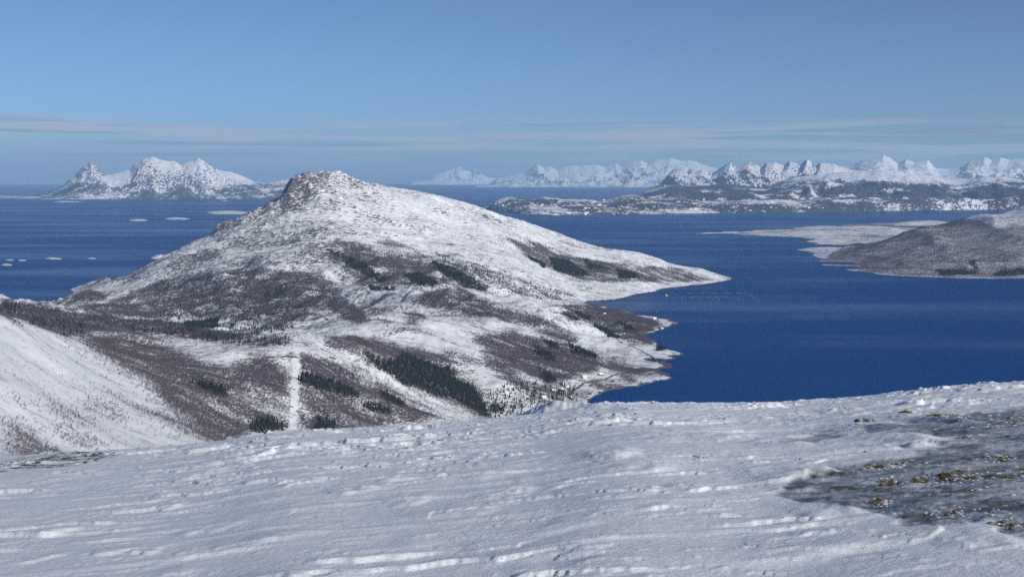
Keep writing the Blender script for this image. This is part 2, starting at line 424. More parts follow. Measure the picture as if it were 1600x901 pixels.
    # hidden flank below the viewpoint
    for q in ((0, 60, 560), (0, 320, 495), (-300, 400, 470), (300, 400, 460), (0, 800, 350), (-250, 900, 340), (300, 900, 300), (0, 1300, 240), (-250, 1350, 235), (0, 1700, 145), (300, 1600, 150),
              (-200, 1850, 120), (200, 2150, 70), (500, 2300, 45), (600, 1900, 70), (800, 1500, 90), (900, 2300, -20), (1200, 1900, -25), (1300, 1200, 60), (1000, 800, 260), (600, 900, 280), (1800, 1500, -40), (350, 2500, 45), (520, 2720, 25), (-600, 700, 440), (1500, 500, 300)): w(*q)
    return TPS(P, 0.0001, -3600, 3600, 0, 9600, 20)
T_MAIN = make_massif()

CLIFFS = [[(445, 300), (455, 278), (470, 268), (520, 266), (510, 290), (470, 320), (440, 330)], [(328, 372), (345, 348), (380, 340), (375, 360), (345, 375)],
          [(255, 420), (270, 405), (335, 382), (350, 395), (320, 412), (290, 430), (265, 436)]]
SKYLINE = [(92, 472), (98, 470), (130, 450), (144, 443), (158, 442), (169, 443.5), (179, 448), (195, 440), (211, 428), (243, 408), (262, 398), (281, 389), (300, 383), (320, 375), (328, 371), (334, 358), (340, 350), (348, 347), (362, 343), (380, 337), (398, 327), (415, 319), (428, 311), (436, 308), (443, 298), (448, 288), (453, 280), (464, 273), (474, 270),
           (485, 267.5), (503, 267), (520, 266), (530, 267), (538, 270), (550, 277), (562, 282), (597, 289), (630, 295), (668, 301), (700, 309), (738, 319), (787, 337), (815, 344), (844, 354), (868, 362), (893, 372), (920, 381), (942, 387), (970, 390), (998, 394), (1025, 402), (1054, 414), (1080, 422), (1097, 429), (1112, 436), (1121, 440.5)]
SKY_FIX = {}
def h_main(x, y, detail=True):
    z = h_raw(x, y)
    if SKY_FIX:
        az = x / np.maximum(y, 1.0)
        yc = np.interp(az, SKY_FIX['az'], SKY_FIX['yc'])
        d = np.interp(az, SKY_FIX['az'], SKY_FIX['dz'], left=0, right=0)
        z = z + d * np.exp(-(np.maximum(yc - y, 0) / 210) ** 2 - (np.maximum(y - yc, 0) / 300) ** 2)
    return z
def h_raw(x, y, detail=True):
    z = T_MAIN(x, y)
    land = sstep(0, 30, z)
    near = sstep(1500, 2800, y)
    xr, yr = rot2(x, y, -14)
    big = ridged(xr / 900 + 3, yr / 330, 5, 0.5, 21) - 0.45
    hum = fbm(xr / 280, yr / 80, 5, 0.55, 5)
    fine = fbm(x / 45, y / 40, 4, 0.55, 9)
    up = sstep(90, 420, z)
    z = z + land * near * (big * (20 + 34 * up) + hum * (16 + 11 * up) + fine * 4.0)
    knob = sstep(3300, 3800, y) * (1 - sstep(5000, 5700, y)) * (1 - sstep(300, 900, x)) * land
    z = z + knob * ((ridged(xr / 480 + 8, yr / 300, 4, .5, 25) - .45) * 56 + fbm(xr / 120, yr / 90, 3, .55, 27) * 11)
    left = (1 - near)
    z = z + left * (fbm(xr / 160, yr / 120, 4, 0.5, 31) * 7 + fbm(x / 30, y / 30, 3, 0.5, 33) * 1.0)
    # crags near the summit
    crag = np.exp(-(((x + 1120) / 300) ** 2 + ((y - 6000) / 260) ** 2))
    z = z + crag * (ridged(x / 130, y / 160, 5, 0.55, 41) - 0.5) * 42
    # low, broken skerry shore
    shore = np.exp(-((z - 3) / 14) ** 2)
    z = z + shore * fbm(x / 85, y / 85, 4, 0.6, 51) * 5.5
    return z

def fit_skyline():
    # settle the ridge line of the main mountain at its surveyed height
    px = np.arange(90, 1092, 1.5); row = np.interp(px, [q[0] for q in SKYLINE], [q[1] for q in SKYLINE])
    row = row + 1.1 * fbm(px / 9.0, px * 0 + 2, 3, .6, 44) * (1 + 1.2 * (px < 540))
    row = np.minimum(row, 440.3)
    dx, dy, dz = pix_dir(px, row)
    az = dx / dy; tn = dz / dy
    ys = np.arange(5100, 7300, 14.0)
    X = az[:, None] * ys[None]; Y = np.repeat(ys[None], len(az), 0)
    SKY_FIX.update(az=az, yc=np.full(len(az), 6000.0), dz=np.zeros(len(az)))
    for it in range(4):
        z = h_main(X, Y)
        el = (z - CAM_Z) / Y
        k = el.argmax(1)
        if it == 0:
            yc = ys[k].astype(float); w = np.hanning(61); w /= w.sum()
            SKY_FIX['yc'] = np.convolve(np.pad(yc, 30, mode='edge'), w, mode='valid')
        SKY_FIX['dz'] = SKY_FIX['dz'] + (tn - el.max(1)) * ys[k] * .9
    e = np.clip(np.minimum(np.arange(len(px)), len(px) - 1 - np.arange(len(px))) / 30.0, 0, 1)
    SKY_FIX['dz'] *= e
fit_skyline()

# forest cover as seen on the photograph: (kind, density, outline in photo pixels)
BIRCH = [
 (0.75, [(130, 525), (175, 523), (215, 520), (270, 545), (330, 572), (365, 577), (385, 565), (410, 562), (435, 580), (452, 570), (452, 668), (400, 675), (345, 690), (300, 640), (240, 600), (170, 560)]),
 (1.0, [(225, 590), (300, 632), (360, 655), (402, 676), (345, 692), (300, 665), (250, 620)]),
 (0.8, [(470, 585), (500, 585), (560, 590), (600, 600), (640, 628), (690, 655), (640, 663), (560, 672), (500, 676), (469, 674)]),
 (0.9, [(455, 552), (490, 556), (540, 570), (570, 584), (560, 592), (520, 590), (470, 580)]),
 (0.9, [(395, 548), (430, 562), (452, 575), (452, 600), (430, 590), (405, 570)]),
 (0.75, [(505, 530), (560, 527), (610, 540), (650, 552), (600, 556), (570, 556), (530, 545)]),
 (0.8, [(600, 548), (650, 545), (700, 560), (712, 590), (745, 600), (772, 640), (762, 655), (720, 642), (690, 626), (640, 604), (600, 580), (560, 555)]),
 (0.6, [(680, 552), (700, 556), (740, 600), (720, 600)]),
 (0.75, [(520, 371), (560, 384), (620, 403), (690, 416), (705, 436), (690, 446), (640, 446), (610, 440), (570, 412), (540, 396)]),
 (0.6, [(507, 391), (550, 398), (600, 432), (625, 452), (585, 452), (540, 425), (515, 405)]),
 (0.65, [(793, 372), (840, 380), (885, 396), (915, 405), (1000, 416), (1060, 420), (1118, 438), (1060, 442), (1000, 441), (940, 440), (905, 436), (860, 422), (825, 402)]),
 (0.32, [(690, 395), (760, 420), (830, 440), (900, 462), (870, 470), (790, 455), (730, 430)]),
 (0.3, [(540, 400), (600, 390), (700, 400), (760, 440), (720, 452), (600, 455), (540, 440)]),
 (0.42, [(170, 470), (250, 440), (340, 420), (440, 422), (520, 440), (545, 465), (500, 490), (440, 505), (300, 498), (200, 492)]),
 (0.65, [(380, 440), (420, 436), (468, 450), (478, 478), (440, 492), (395, 486), (372, 462)]),
 (0.6, [(285, 455), (350, 448), (372, 470), (340, 490), (295, 490), (270, 475)]),
 (0.65, [(120, 480), (190, 474), (240, 478), (260, 492), (200, 502), (140, 492)]),
 (0.85, [(105, 468), (140, 452), (170, 462), (160, 470)]),
 (1.0, [(507, 468), (530, 464), (560, 480), (572, 505), (545, 500), (520, 485)]),
 (1.0, [(636, 492), (650, 486), (662, 500), (650, 510)]),
 (0.8, [(640, 462), (690, 452), (720, 452), (760, 470), (800, 484), (860, 500), (908, 532), (885, 540), (830, 512), (760, 495), (690, 482), (655, 478)]),
 (0.95, [(735, 528), (800, 520), (870, 535), (935, 560), (940, 575), (905, 588), (868, 600), (840, 594), (800, 572), (760, 550)]),
 (0.85, [(750, 545), (800, 577), (826, 602), (815, 606), (780, 582)]),
 (0.9, [(872, 478), (930, 477), (990, 490), (1035, 506), (1020, 515), (1030, 530), (1015, 540), (985, 535), (930, 507), (890, 495)]),
 (0.85, [(935, 571), (952, 561), (985, 573), (1010, 578), (1008, 587), (972, 580)]),
 (0.8, [(966, 583), (980, 586), (996, 597), (990, 601)]), (0.85, [(920, 598), (937, 594), (950, 602), (947, 611), (935, 608)]),
 (0.8, [(955, 603), (970, 598), (984, 606), (962, 609)]), (0.7, [(900, 614), (915, 612), (917, 622), (905, 624)]), (0.7, [(1030, 578), (1045, 576), (1048, 582), (1038, 584)]),
 (0.4, [(830, 600), (870, 602), (890, 612), (870, 625), (840, 630), (770, 645), (800, 620)]),
 (1.0, [(0, 468), (60, 478), (120, 488), (200, 500), (260, 510), (165, 516), (110, 526), (60, 510), (0, 488)]),
 (0.55, [(190, 500), (260, 500), (340, 518), (450, 532), (445, 541), (340, 536), (280, 526), (200, 515)]),
 # the left snow slope: bands of scattered birch
 (0.75, [(0, 650), (30, 662), (60, 690), (95, 706), (60, 712), (30, 697), (0, 668)]), (0.7, [(80, 663), (112, 664), (150, 684), (172, 701), (130, 698), (100, 686)]),
 (0.45, [(55, 618), (90, 631), (130, 658), (110, 655), (75, 638)]), (0.65, [(157, 620), (186, 630), (205, 662), (175, 656)]), (0.34, [(0, 605), (50, 630), (62, 646), (30, 640)]),
 (0.45, [(210, 630), (250, 648), (300, 668), (335, 690), (270, 682)]), (0.34, [(85, 630), (140, 650), (150, 668), (110, 660)]), (0.02, [(0, 560), (120, 570), (240, 620), (320, 690), (100, 712), (0, 716)]),
 (0.34, [(130, 615), (160, 625), (160, 650), (135, 640)]), (0.5, [(0, 690), (40, 705), (60, 716), (0, 716)]),
]
SPRUCE = [
 (1.0, [(569, 548), (583, 552), (598, 568), (618, 562), (632, 554), (650, 562), (690, 576), (702, 572), (705, 592), (740, 605), (762, 632), (762, 653), (735, 640), (700, 622), (678, 618), (650, 606), (628, 598), (610, 586), (585, 574)]),
 (1.0, [(472, 581), (504, 588), (559, 614), (558, 622), (533, 617), (498, 603), (472, 599)]), (1.0, [(568, 627), (614, 637), (611, 647), (573, 638)]),
 (0.9, [(599, 611), (634, 631), (632, 638), (603, 625)]), (1.0, [(490, 656), (527, 660), (527, 676), (492, 672)]), (1.0, [(398, 658), (418, 651), (443, 670), (420, 678), (400, 677)]),
 (1.0, [(302, 598), (340, 603), (355, 612), (350, 623), (325, 612)]), (1.0, [(284, 506), (344, 496), (340, 511), (295, 513)]),
 (0.16, [(190, 500), (250, 500), (340, 520), (450, 534), (445, 541), (340, 536), (280, 526), (200, 516)]), (0.12, [(0, 470), (60, 480), (120, 490), (200, 500), (165, 515), (110, 525), (60, 510), (0, 487)]),
 (1.0, [(510, 391), (530, 394), (570, 412), (608, 441), (592, 441), (555, 421)]), (1.0, [(631, 428), (654, 427), (686, 442), (677, 449), (651, 446)]),
 (1.0, [(673, 408), (700, 415), (761, 447), (761, 455), (726, 449), (700, 435)]), (1.0, [(575, 444), (600, 450), (622, 448), (615, 454), (580, 453)]),
 (1.0, [(826, 398), (853, 415), (850, 420), (828, 405)]), (1.0, [(857, 402), (885, 407), (925, 430), (900, 432), (868, 423)]), (1.0, [(914, 405), (930, 412), (957, 421), (920, 421)]),
 (1.0, [(963, 421), (998, 430), (990, 435), (970, 434)]), (1.0, [(878, 489), (890, 492), (907, 500), (898, 500)]), (1.0, [(898, 485), (927, 495), (926, 501), (905, 495)]),
 (1.0, [(927, 507), (950, 514), (967, 529), (955, 528), (935, 516)]), (1.0, [(956, 502), (980, 509), (999, 519), (975, 515)]), (1.0, [(1023, 538), (1034, 541), (1039, 546), (1028, 550)]),
 (1.0, [(888, 535), (915, 547), (932, 557), (923, 560), (900, 552)]), (1.0, [(847, 527), (877, 543), (872, 547), (856, 541)]), (1.0, [(829, 539), (870, 560), (862, 565), (840, 552)]),
 (0.9, [(838, 575), (858, 586), (868, 596), (856, 600)]), (0.12, [(770, 600), (900, 600), (900, 625), (770, 655)]), (0.08, [(680, 395), (780, 420), (880, 460), (840, 470), (700, 440)]),
 (0.10, [(240, 440), (420, 420), (520, 450), (440, 530), (250, 500)]), (0.5, [(770, 620), (792, 632), (785, 652), (765, 655)]),
]
def cut_mask(px, py):
    """the treeless swath cleared for a power line"""
    xc = 463.5 - (py - 560) * 0.035 + 1.3 * np.sin(py * .9) * np.sin(px * 1.7)
    return ~((np.abs(px - xc) < 5.8 + 1.2 * np.sin(py * 2.3 + px)) & (py > 545) & (py < 690))
def density(polys, px, py):
    d = np.zeros(px.shape)
    for k, poly in polys:
        p = np.array(poly)
        sel = (px > p[:, 0].min()) & (px < p[:, 0].max()) & (py > p[:, 1].min()) & (py < p[:, 1].max())
        if not sel.any(): continue
        i = np.zeros(px.shape, bool); i[sel] = in_poly(px[sel], py[sel], poly)
        d[i] = np.maximum(d[i], k)
    return d
def wobble(x, y, px, py):
    """pixel outlines loosened with ground noise, so stands have ragged edges"""
    k = np.clip(2600.0 / np.maximum(y, 800), 0.35, 1.5)
    return px + (fbm(x / 120, y / 120, 4, 0.6, 61)) * 14 * k, py + (fbm(x / 120, y / 120, 4, 0.6, 71)) * 5 * k

def soft_density(polys, wx, wy, y):
    k = np.clip(2800.0 / np.maximum(y, 800), 0.4, 1.4)
    d = 0
    for jx, jy in ((0, 0), (9, 2), (-9, -2), (3, -5), (-3, 5)):
        d = d + density(polys, wx + jx * k, wy + jy * k) / 5
    return d
VIS = {}
def build_main():
    na, nr = 860, 640
    ang = np.linspace(R(-31), R(31), na)
    rr = np.concatenate([np.linspace(260, 1150, 40, endpoint=False), np.linspace(1150, 8200, nr - 40)])
    A, RR = np.meshgrid(ang, rr)
    X, Y = RR * np.sin(A), RR * np.cos(A)
    Z = h_main(X, Y)
    # visibility along each sight line
    el = (Z - CAM_Z) / RR
    VIS['ang'], VIS['rr'] = ang, rr
    VIS['v'] = el >= np.maximum.accumulate(el, 0) - 0.006
    px, py = PROJ(X, Y, Z)
    wx, wy = wobble(X, Y, px, py)
    xr_, yr_ = rot2(X, Y, -14)
    fb = soft_density(BIRCH, wx, wy, Y) * np.clip(1 + 1.5 * fbm(xr_ / 190, yr_ / 55, 4, .6, 410), 0.1, 1.3); fs = density(SPRUCE, wx, wy)
    fb *= cut_mask(px, py)
    gz = np.gradient(Z, axis=0) / np.gradient(RR, axis=0); gx = np.gradient(Z, axis=1) / np.maximum(np.gradient(X, axis=1), 1)
    slope = np.hypot(gx, gz)
    cliff = np.zeros_like(Z)
    for c in CLIFFS: cliff[in_poly(wx, wy, c)] = 1
    far = sstep(3600, 4600, Y)
    rock = 0.19 + 0.13 * fbm(X / 300, Y / 200, 4, 0.6, 81) + 0.12 * sstep(0.5, 1.1, slope) + cliff * 0.10
    rock = rock + 0.06 * sstep(4300, 5200, Y) * sstep(0, 1, fbm(X / 500 + 7, Y / 350, 3, 0.5, 82))
    top = sstep(330, 480, Z) * sstep(-1000, -500, X)
    rock = rock * (1 - 0.25 * top)
    leftmass = sstep(-250, -900, X) * far * (1 - .6 * sstep(-1000, -700, X) * sstep(300, 420, Z))
    rock = rock + 0.11 * leftmass
    nearl = 1 - sstep(1900, 2300, Y)
    rock = rock * (1 - 0.85 * nearl)
    shore = (1 - sstep(0.8, 2.2, Z)) * 0.6
    heath = 0.10 + (0.58 + 0.06 * far) * fb + 0.35 * fs + (0.05 + 0.70 * sstep(-0.02, 0.45, fbm(X / 230, Y / 110, 5, 0.62, 83))) * (1 - sstep(230, 420, Z)) * sstep(2300, 3000, Y) * (.55 + .45 * sstep(0, -500, X))
    heath = heath * (1 - 0.7 * nearl * (fb < 0.2))
    at = np.stack([np.clip(rock + shore, 0, 1), np.clip(heath, 0, 0.68), 0 * rock, 0 * rock + 1], -1)
    # the valley floor parts the near slope from the mountain
    pa, pb, pc = W(100, 529, 2350), W(240, 603, 2100), W(340, 690, 1900)
    floor = np.interp(X, [-1900, float(pa[0]), float(pb[0]), float(pc[0]), 0, 700, 3000], [2650, float(pa[1]), float(pb[1]), float(pc[1]), 1850, 2300, 2300])
    near_face = (Y < floor)[:-1, :-1]
    tag(link('mountain', grid_mesh('mountain', X, Y, Z, at, keep=Z > -3, faces=~near_face), M['massif']), 'broad snow covered mountain with birch woods running down to the fjord', kind='structure')
    tag(link('valley_slope', grid_mesh('valley_slope', X, Y, Z, at, keep=Z > -3, faces=near_face), M['massif']), 'smooth white valley side dotted with bare birches at left', kind='structure')
build_main()

def visible(x, y):
    a = np.arctan2(x, y); r = np.hypot(x, y)
    ia = np.clip(((a - VIS['ang'][0]) / (VIS['ang'][1] - VIS['ang'][0])).round().astype(int), 0, len(VIS['ang']) - 1)
    ir = np.clip(np.searchsorted(VIS['rr'], r), 0, len(VIS['rr']) - 1)
    return VIS['v'][ir, ia]

# ------------------------------------------------------------------ hill across the fjord (right)
def make_hill():
    P = []
    for q in ((1283, 408), (1293, 413), (1320, 421), (1370, 428), (1440, 432.5), (1520, 435), (1600, 434.5), (1700, 434), (1850, 432)):
        x, y, z = SEA(*q); P.append([float(x), float(y), 1.5]); P.append([float(x) - 30, float(y) - 260, -35])
    for q in ((1300, 406, 8.1), (1340, 393, 8.15), (1380, 377, 8.25), (1420, 364, 8.3), (1460, 354, 8.4), (1500, 345, 8.45), (1540, 336, 8.45), (1570, 332, 8.45), (1610, 331, 8.45), (1700, 326, 8.45), (1850, 320, 8.45),
              (1350, 410, 7.75), (1400, 400, 7.65), (1400, 418, 7.2), (1450, 395, 7.55), (1450, 415, 7.1), (1530, 378, 7.6), (1530, 408, 7.1), (1600, 368, 7.55), (1600, 402, 7.05), (1700, 366, 7.5), (1700, 402, 7.0), (1850, 370, 7.4)):
        P.append([float(v) for v in W(q[0], q[1], q[2] * 1000)])
    P += [[2250, 8700, -15], [2700, 9100, 10], [3300, 9500, 60], [4200, 9700, 100], [5200, 9600, 120], [2000, 8400, -40], [2400, 9600, -40], [3600, 10400, -40], [5200, 10600, -40]]
    return TPS(P, 0.0004, 1700, 5600, 6000, 11000, 25)
T_HILL = make_hill()
def h_hill(x, y):
    z = T_HILL(x, y); land = sstep(0, 40, z)
    xr, yr = rot2(x, y, 25)
    gul = ridged(xr / 420 + 1, yr / 900, 4, 0.5, 91) - 0.5
    z = z + land * (gul * 46 + fbm(x / 110, y / 110, 4, 0.55, 93) * 3.5)
    return z + np.exp(-((z - 3) / 12) ** 2) * fbm(x / 80, y / 80, 3, 0.6, 95) * 3
HILL_WOOD = [(0.74, [(1285, 412), (1300, 395), (1380, 368), (1430, 355), (1500, 340), (1530, 344), (1555, 356), (1605, 352), (1720, 352), (1720, 437), (1440, 434), (1320, 421)]), (0.35, [(1480, 350), (1560, 338), (1720, 338), (1720, 360), (1500, 360)])]
HILL_SPRUCE = [(0.8, [(1465, 423), (1500, 421), (1522, 420), (1515, 408), (1524, 408), (1528, 428), (1470, 431)]), (0.9, [(1555, 426), (1572, 420), (1590, 421), (1600, 417), (1640, 424), (1600, 430), (1556, 431)])]
def build_hill():
    X, Y = np.meshgrid(np.linspace(2000, 5000, 330), np.linspace(6500, 10300, 260))
    Z = h_hill(X, Y)
    px, py = PROJ(X, Y, Z); wx, wy = wobble(X, Y, px, py)
    fb = density(HILL_WOOD, wx, wy)
    rock = 0.16 + 0.2 * fbm(X / 300, Y / 300, 4, 0.5, 97) + 0.5 * (1 - sstep(0.6, 1.8, Z))
    heath = 0.12 + 0.48 * fb
    me = grid_mesh('hill', X, Y, Z, np.stack([np.clip(rock, 0, 1), np.clip(heath, 0, 1), 0 * Z, 0 * Z + 1], -1), keep=Z > -3)
    tag(link('hill', me, M['hill']), 'brown wooded hill with snowy top across the fjord at right', kind='structure')
build_hill()

# ------------------------------------------------------------------ low islands and skerries
def low_island(name, label, outline, hmax, rough, seed, n=70, rock=0.35, heath=0.3):
    """outline: (px, py) of its waterline on the sea; a low, hummocky island stands inside it"""
    o = np.array([[float(v) for v in SEA(*q)[:2]] for q in outline])
    x0, x1, y0, y1 = o[:, 0].min() - 60, o[:, 0].max() + 60, o[:, 1].min() - 60, o[:, 1].max() + 60
    ny = int(np.clip(n * (y1 - y0) / (x1 - x0), 24, 2.2 * n))
    X, Y = np.meshgrid(np.linspace(x0, x1, n), np.linspace(y0, y1, ny))
    d = np.full(X.shape, 1e9)
    for i in range(len(o)):
        a, b = o[i], o[(i + 1) % len(o)]
        ab = b - a; t = np.clip(((X - a[0]) * ab[0] + (Y - a[1]) * ab[1]) / (ab @ ab), 0, 1)
        d = np.minimum(d, np.hypot(X - a[0] - t * ab[0], Y - a[1] - t * ab[1]))
    s = np.where(in_poly(X, Y, [tuple(v) for v in o]), d, -d)
    w = min(x1 - x0, y1 - y0) * 0.3
    Z = hmax * np.tanh(s / w) + rough * (fbm(X / (w * 1.2), Y / (w * 1.2), 5, 0.6, seed)) * sstep(-0.3 * w, 0.4 * w, s)
    Z = np.where(s < 0, np.minimum(Z, -0.02 * -s), Z)
    rk = rock + 0.25 * fbm(X / (w * .6), Y / (w * .6), 3, 0.5, seed + 3) + 0.6 * (1 - sstep(0.8, 2.0, Z))
    hh = heath + 0.5 * fbm(X / w, Y / (w * .4), 3, 0.5, seed + 5)
    me = grid_mesh(name, X, Y, Z, np.stack([np.clip(rk, 0, 1), np.clip(hh, 0, 1), 0 * Z, 0 * Z + 1], -1), keep=Z > -2)
    return tag(link(name, me, M['isle']), label, kind='structure')
low_island('low_peninsula', 'low snowy headland with a pale beach tip jutting into the fjord', [(1072, 366.5), (1110, 363.5), (1160, 360), (1230, 357), (1300, 352), (1380, 348.5), (1440, 346), (1500, 346), (1520, 352), (1440, 366), (1400, 376), (1340, 384), (1270, 382), (1240, 379), (1180, 373), (1120, 370)], 45, 70, 110, 220, 0.24, 0.36)
low_island('low_island', 'low snow dusted islet just off the brown hill', [(1243, 390), (1270, 386.5), (1310, 387), (1345, 388.5), (1350, 393), (1310, 396), (1275, 397)], 22, 16, 120, 80, 0.25, 0.15)
SK = [((0, 22, 412, 416), 'white skerry cut by the left edge of the view'), ((6, 23, 405.2, 407.4), 'leftmost of the three small skerries in a row'), ((26, 43, 405.8, 408), 'small skerry between two others in a row'),
      ((68, 100, 402.8, 405.6), 'longest skerry of the row on the left'), ((135, 153, 402.8, 405.2), 'single small skerry right of the row'), ((200, 234, 342.2, 346), 'left one of two long low skerries in mid sea'),
      ((253, 299, 340.2, 343.4), 'right one of two long low skerries in mid sea'), ((320, 392, 329.2, 335.2), 'flat snowy island beside the mountain shoulder'), ((234, 268, 397.5, 407), 'rocky islet below the mountain cliffs'),
      ((78, 132, 314.6, 316.2), 'thin skerry line before the far peaked island'), ((344, 358, 313, 314.4), 'tiny skerry before the right end of the peaked island'), ((1205, 1245, 299.5, 300.6), 'pale strip of skerries beyond the town')]
for i, ((a, b, c, d), lab) in enumerate(SK):
    m = (a + b) / 2
    low_island('skerry', lab, [(a, (c + d) / 2), (a + (m - a) * .4, c + .2 * (d - c)), (m, c), (b - (b - m) * .3, c + .25 * (d - c)), (b, (c + d) / 2 + .1), (b - (b - m) * .4, d), (m, d - .1 * (d - c)), (a + (m - a) * .5, d)], 9 + 0.25 * (b - a), 6 + (20 if i == 8 else 0), 130 + 9 * i, 44, 0.20, 0.06)

# ------------------------------------------------------------------ far ranges
def far_range(name, label, sky, y_crest, y_front, y_back, seed, nu=420, nv=110, spur=0.55, rockiness=0.3, forest_top=220.0, forest=0.6, crestnoise=1.0, pw=1.5, wave=1900.0):
    """sky: skyline (px, row); a ridge of that height runs at y_crest, with spurs running out to the shore at y_front and y_back"""
    sky = np.array(sky, float)
    px = np.linspace(sky[0, 0], sky[-1, 0], nu)
    row = np.interp(px, sky[:, 0], sky[:, 1])
    sc = y_crest / FPX
    xw = (px - 800) * sc
    row = row + crestnoise * (fbm(xw / 900.0, xw * 0, 4, 0.6, seed + 50)) * 2.2
    hc = np.maximum(np.array([float(W(p, r, y_crest)[2]) for p, r in zip(px, row)]), 4.0)
    v = np.concatenate([np.linspace(0, 1, int(nv * .72)), np.linspace(1, 2, nv - int(nv * .72) + 1)[1:]])
    U, V = np.meshgrid(np.arange(nu), v)
    yf = np.interp(px, [q[0] for q in y_front], [q[1] for q in y_front]) if isinstance(y_front, list) else np.full(nu, y_front)
    Yc = y_crest + (y_crest - yf.min()) * 0.05 * fbm(xw / 2500.0, xw * 0 + 3, 3, 0.5, seed + 60)
    Y = np.where(V <= 1, yf[U] + (Yc[U] - yf[U]) * V, Yc[U] + (y_back - Yc[U]) * (V - 1))
    X = (px[U] - 800) / FPX * Y
    p = np.where(V <= 1, V ** pw, (2 - V) ** 1.3)
    mid = np.where(V <= 1, 5.2 * V * (1 - V) ** 1.6, 4 * (V - 1) * (2 - V))
    wxx = X + wave * .35 * fbm(X / (wave * 1.3), Y / (wave * 2), 3, .5, seed + 70)
    rg = 0.6 * ridged(wxx / wave, Y / (wave * 2.6), 6, 0.55, seed) + 0.4 * (1 - np.abs(fbm(wxx / (wave * .45), Y / (wave * 1.1), 5, .6, seed + 72)) * 1.8)
    # the skyline only holds at the crest; lower down the mountain sides smooth out and wander
    ks = max(9, nu // 14) | 1
    kern = np.hanning(ks + 2)[1:-1]; kern /= kern.sum()
    hs = np.convolve(np.pad(hc, ks // 2, mode='edge'), kern, mode='valid')
    f = np.abs(1 - V)
    sh = np.clip(U + (f * nu * .10 * fbm(X / (wave * 2.2), Y / (wave * 2.2), 4, .55, seed + 77)), 0, nu - 1).astype(int)
    kk = np.clip(1 - f * 1.5, 0, 1) ** 1.3
    H = hc[sh] * kk + hs[sh] * (1 - kk)
    H = np.where(f < 1e-6, hc[U], H)
    Z = H * (p + spur * mid * (rg - 0.42)) + mid * fbm(X / (wave * .25), Y / (wave * .25), 4, 0.6, seed + 9) * 0.08 * H
    # keep everything before the crest below the sight line to it
    lim = CAM_Z + (hc[U] - CAM_Z) * Y / y_crest - 4
    Z = np.where(V < 1, np.minimum(Z, np.maximum(lim, 5)), Z)
    edge = np.minimum(np.minimum(U, nu - 1 - U) / (nu * 0.03), 1.0)
    Z = Z * sstep(0, 1, edge) - 6 * (1 - sstep(0, .5, edge)) - 6 * (np.minimum(V, 2 - V) < 0.001)
    gz = np.gradient(Z, axis=0) / np.where(np.abs(np.gradient(Y, axis=0)) < 1, 1, np.gradient(Y, axis=0)); gx = np.gradient(Z, axis=1) / np.maximum(np.gradient(X, axis=1), 1)
    slope = np.hypot(gx, gz)
    rk = rockiness * (0.3 + sstep(0.35, 1.0, slope)) + 0.25 * fbm(X / 800, Y / 800, 4, 0.6, seed + 20) * rockiness * 2
    low = 1 - sstep(forest_top * .5, forest_top * 1.4, Z + 140 * fbm(X / 1500, Y / 1500, 4, 0.6, seed + 30))
    hh = forest * low * (0.7 + 1.5 * fbm(X / 1300, Y / 900, 5, 0.65, seed + 40))
    me = grid_mesh(name, X, Y, Z, np.stack([np.clip(rk, 0, 1), np.clip(hh, 0, 1), 0 * Z, 0 * Z + 1], -1))
    return tag(link(name, me, M['alp']), label, kind='structure')

YL = 600 / tan_dep(311.5)
far_range('peaked_island', 'far mountainous snow island with a sharp horn at its left end',
          [(-140, 310), (-20, 309), (30, 307), (75, 303), (98, 293), (112, 280), (121, 274), (127, 266), (134, 260), (140, 256), (146, 251.5), (152, 257), (160, 266), (168, 274), (176, 273), (188, 270), (205, 266), (214, 257), (226, 249), (243, 245.5), (254, 250), (268, 252), (276, 251),
           (285, 258), (297, 253), (312, 246.5), (322, 252), (335, 260), (345, 266), (362, 268), (378, 274), (398, 283), (415, 287), (428, 286), (440, 282), (455, 281), (470, 284), (500, 289), (520, 300)],
          YL + 2600, YL, YL + 6000, 200, nu=560, nv=110, spur=0.6, rockiness=0.34, forest_top=470, forest=0.85, crestnoise=0.9, pw=1.25, wave=1500)
far_range('far_range', 'faint blue peaks on the horizon beyond the open sea', [(640, 285), (670, 281), (680, 274), (700, 267), (712, 263), (718, 261), (726, 266), (735, 268), (741, 262), (750, 270), (762, 277), (790, 280), (820, 283)], 86000, 83500, 91000, 230, nu=200, nv=60, spur=0.5, rockiness=0.4, forest=0.3, crestnoise=0.5, wave=4200)
far_range('far_range', 'long line of far white peaks behind the sound left of centre', [(760, 284), (785, 277), (800, 274), (820, 269), (830, 262), (840, 256), (848, 262), (858, 259), (870, 266), (880, 261), (895, 258), (912, 259), (930, 256.5), (942, 261), (960, 253.5), (968, 261), (985, 254), (1000, 251), (1010, 255), (1022, 249.5), (1034, 250), (1046, 246.5), (1060, 251), (1085, 252), (1105, 260), (1130, 266), (1200, 272), (1300, 276)],
          72000, 64000, 80000, 240, nu=420, nv=90, spur=0.7, rockiness=0.35, forest_top=500, forest=0.5, crestnoise=1.0, wave=3600)
far_range('mountain_range', 'high snow peaks on the right skyline behind the crags', [(1180, 275), (1230, 266), (1270, 262), (1300, 259), (1318, 260), (1330, 257), (1345, 250), (1360, 247), (1377, 242), (1384, 245), (1390, 248), (1400, 256), (1412, 249), (1424, 254), (1435, 252), (1447, 250), (1457, 262), (1480, 264), (1500, 261), (1510, 252), (1522, 249), (1534, 245), (1545, 250), (1558, 246), (1572, 250), (1585, 248), (1600, 247), (1650, 250), (1720, 255), (1800, 262)],
          44000, 35500, 50000, 250, nu=520, nv=130, spur=0.45, rockiness=0.24, forest_top=240, forest=0.5, crestnoise=0.5, pw=1.0, wave=2600)
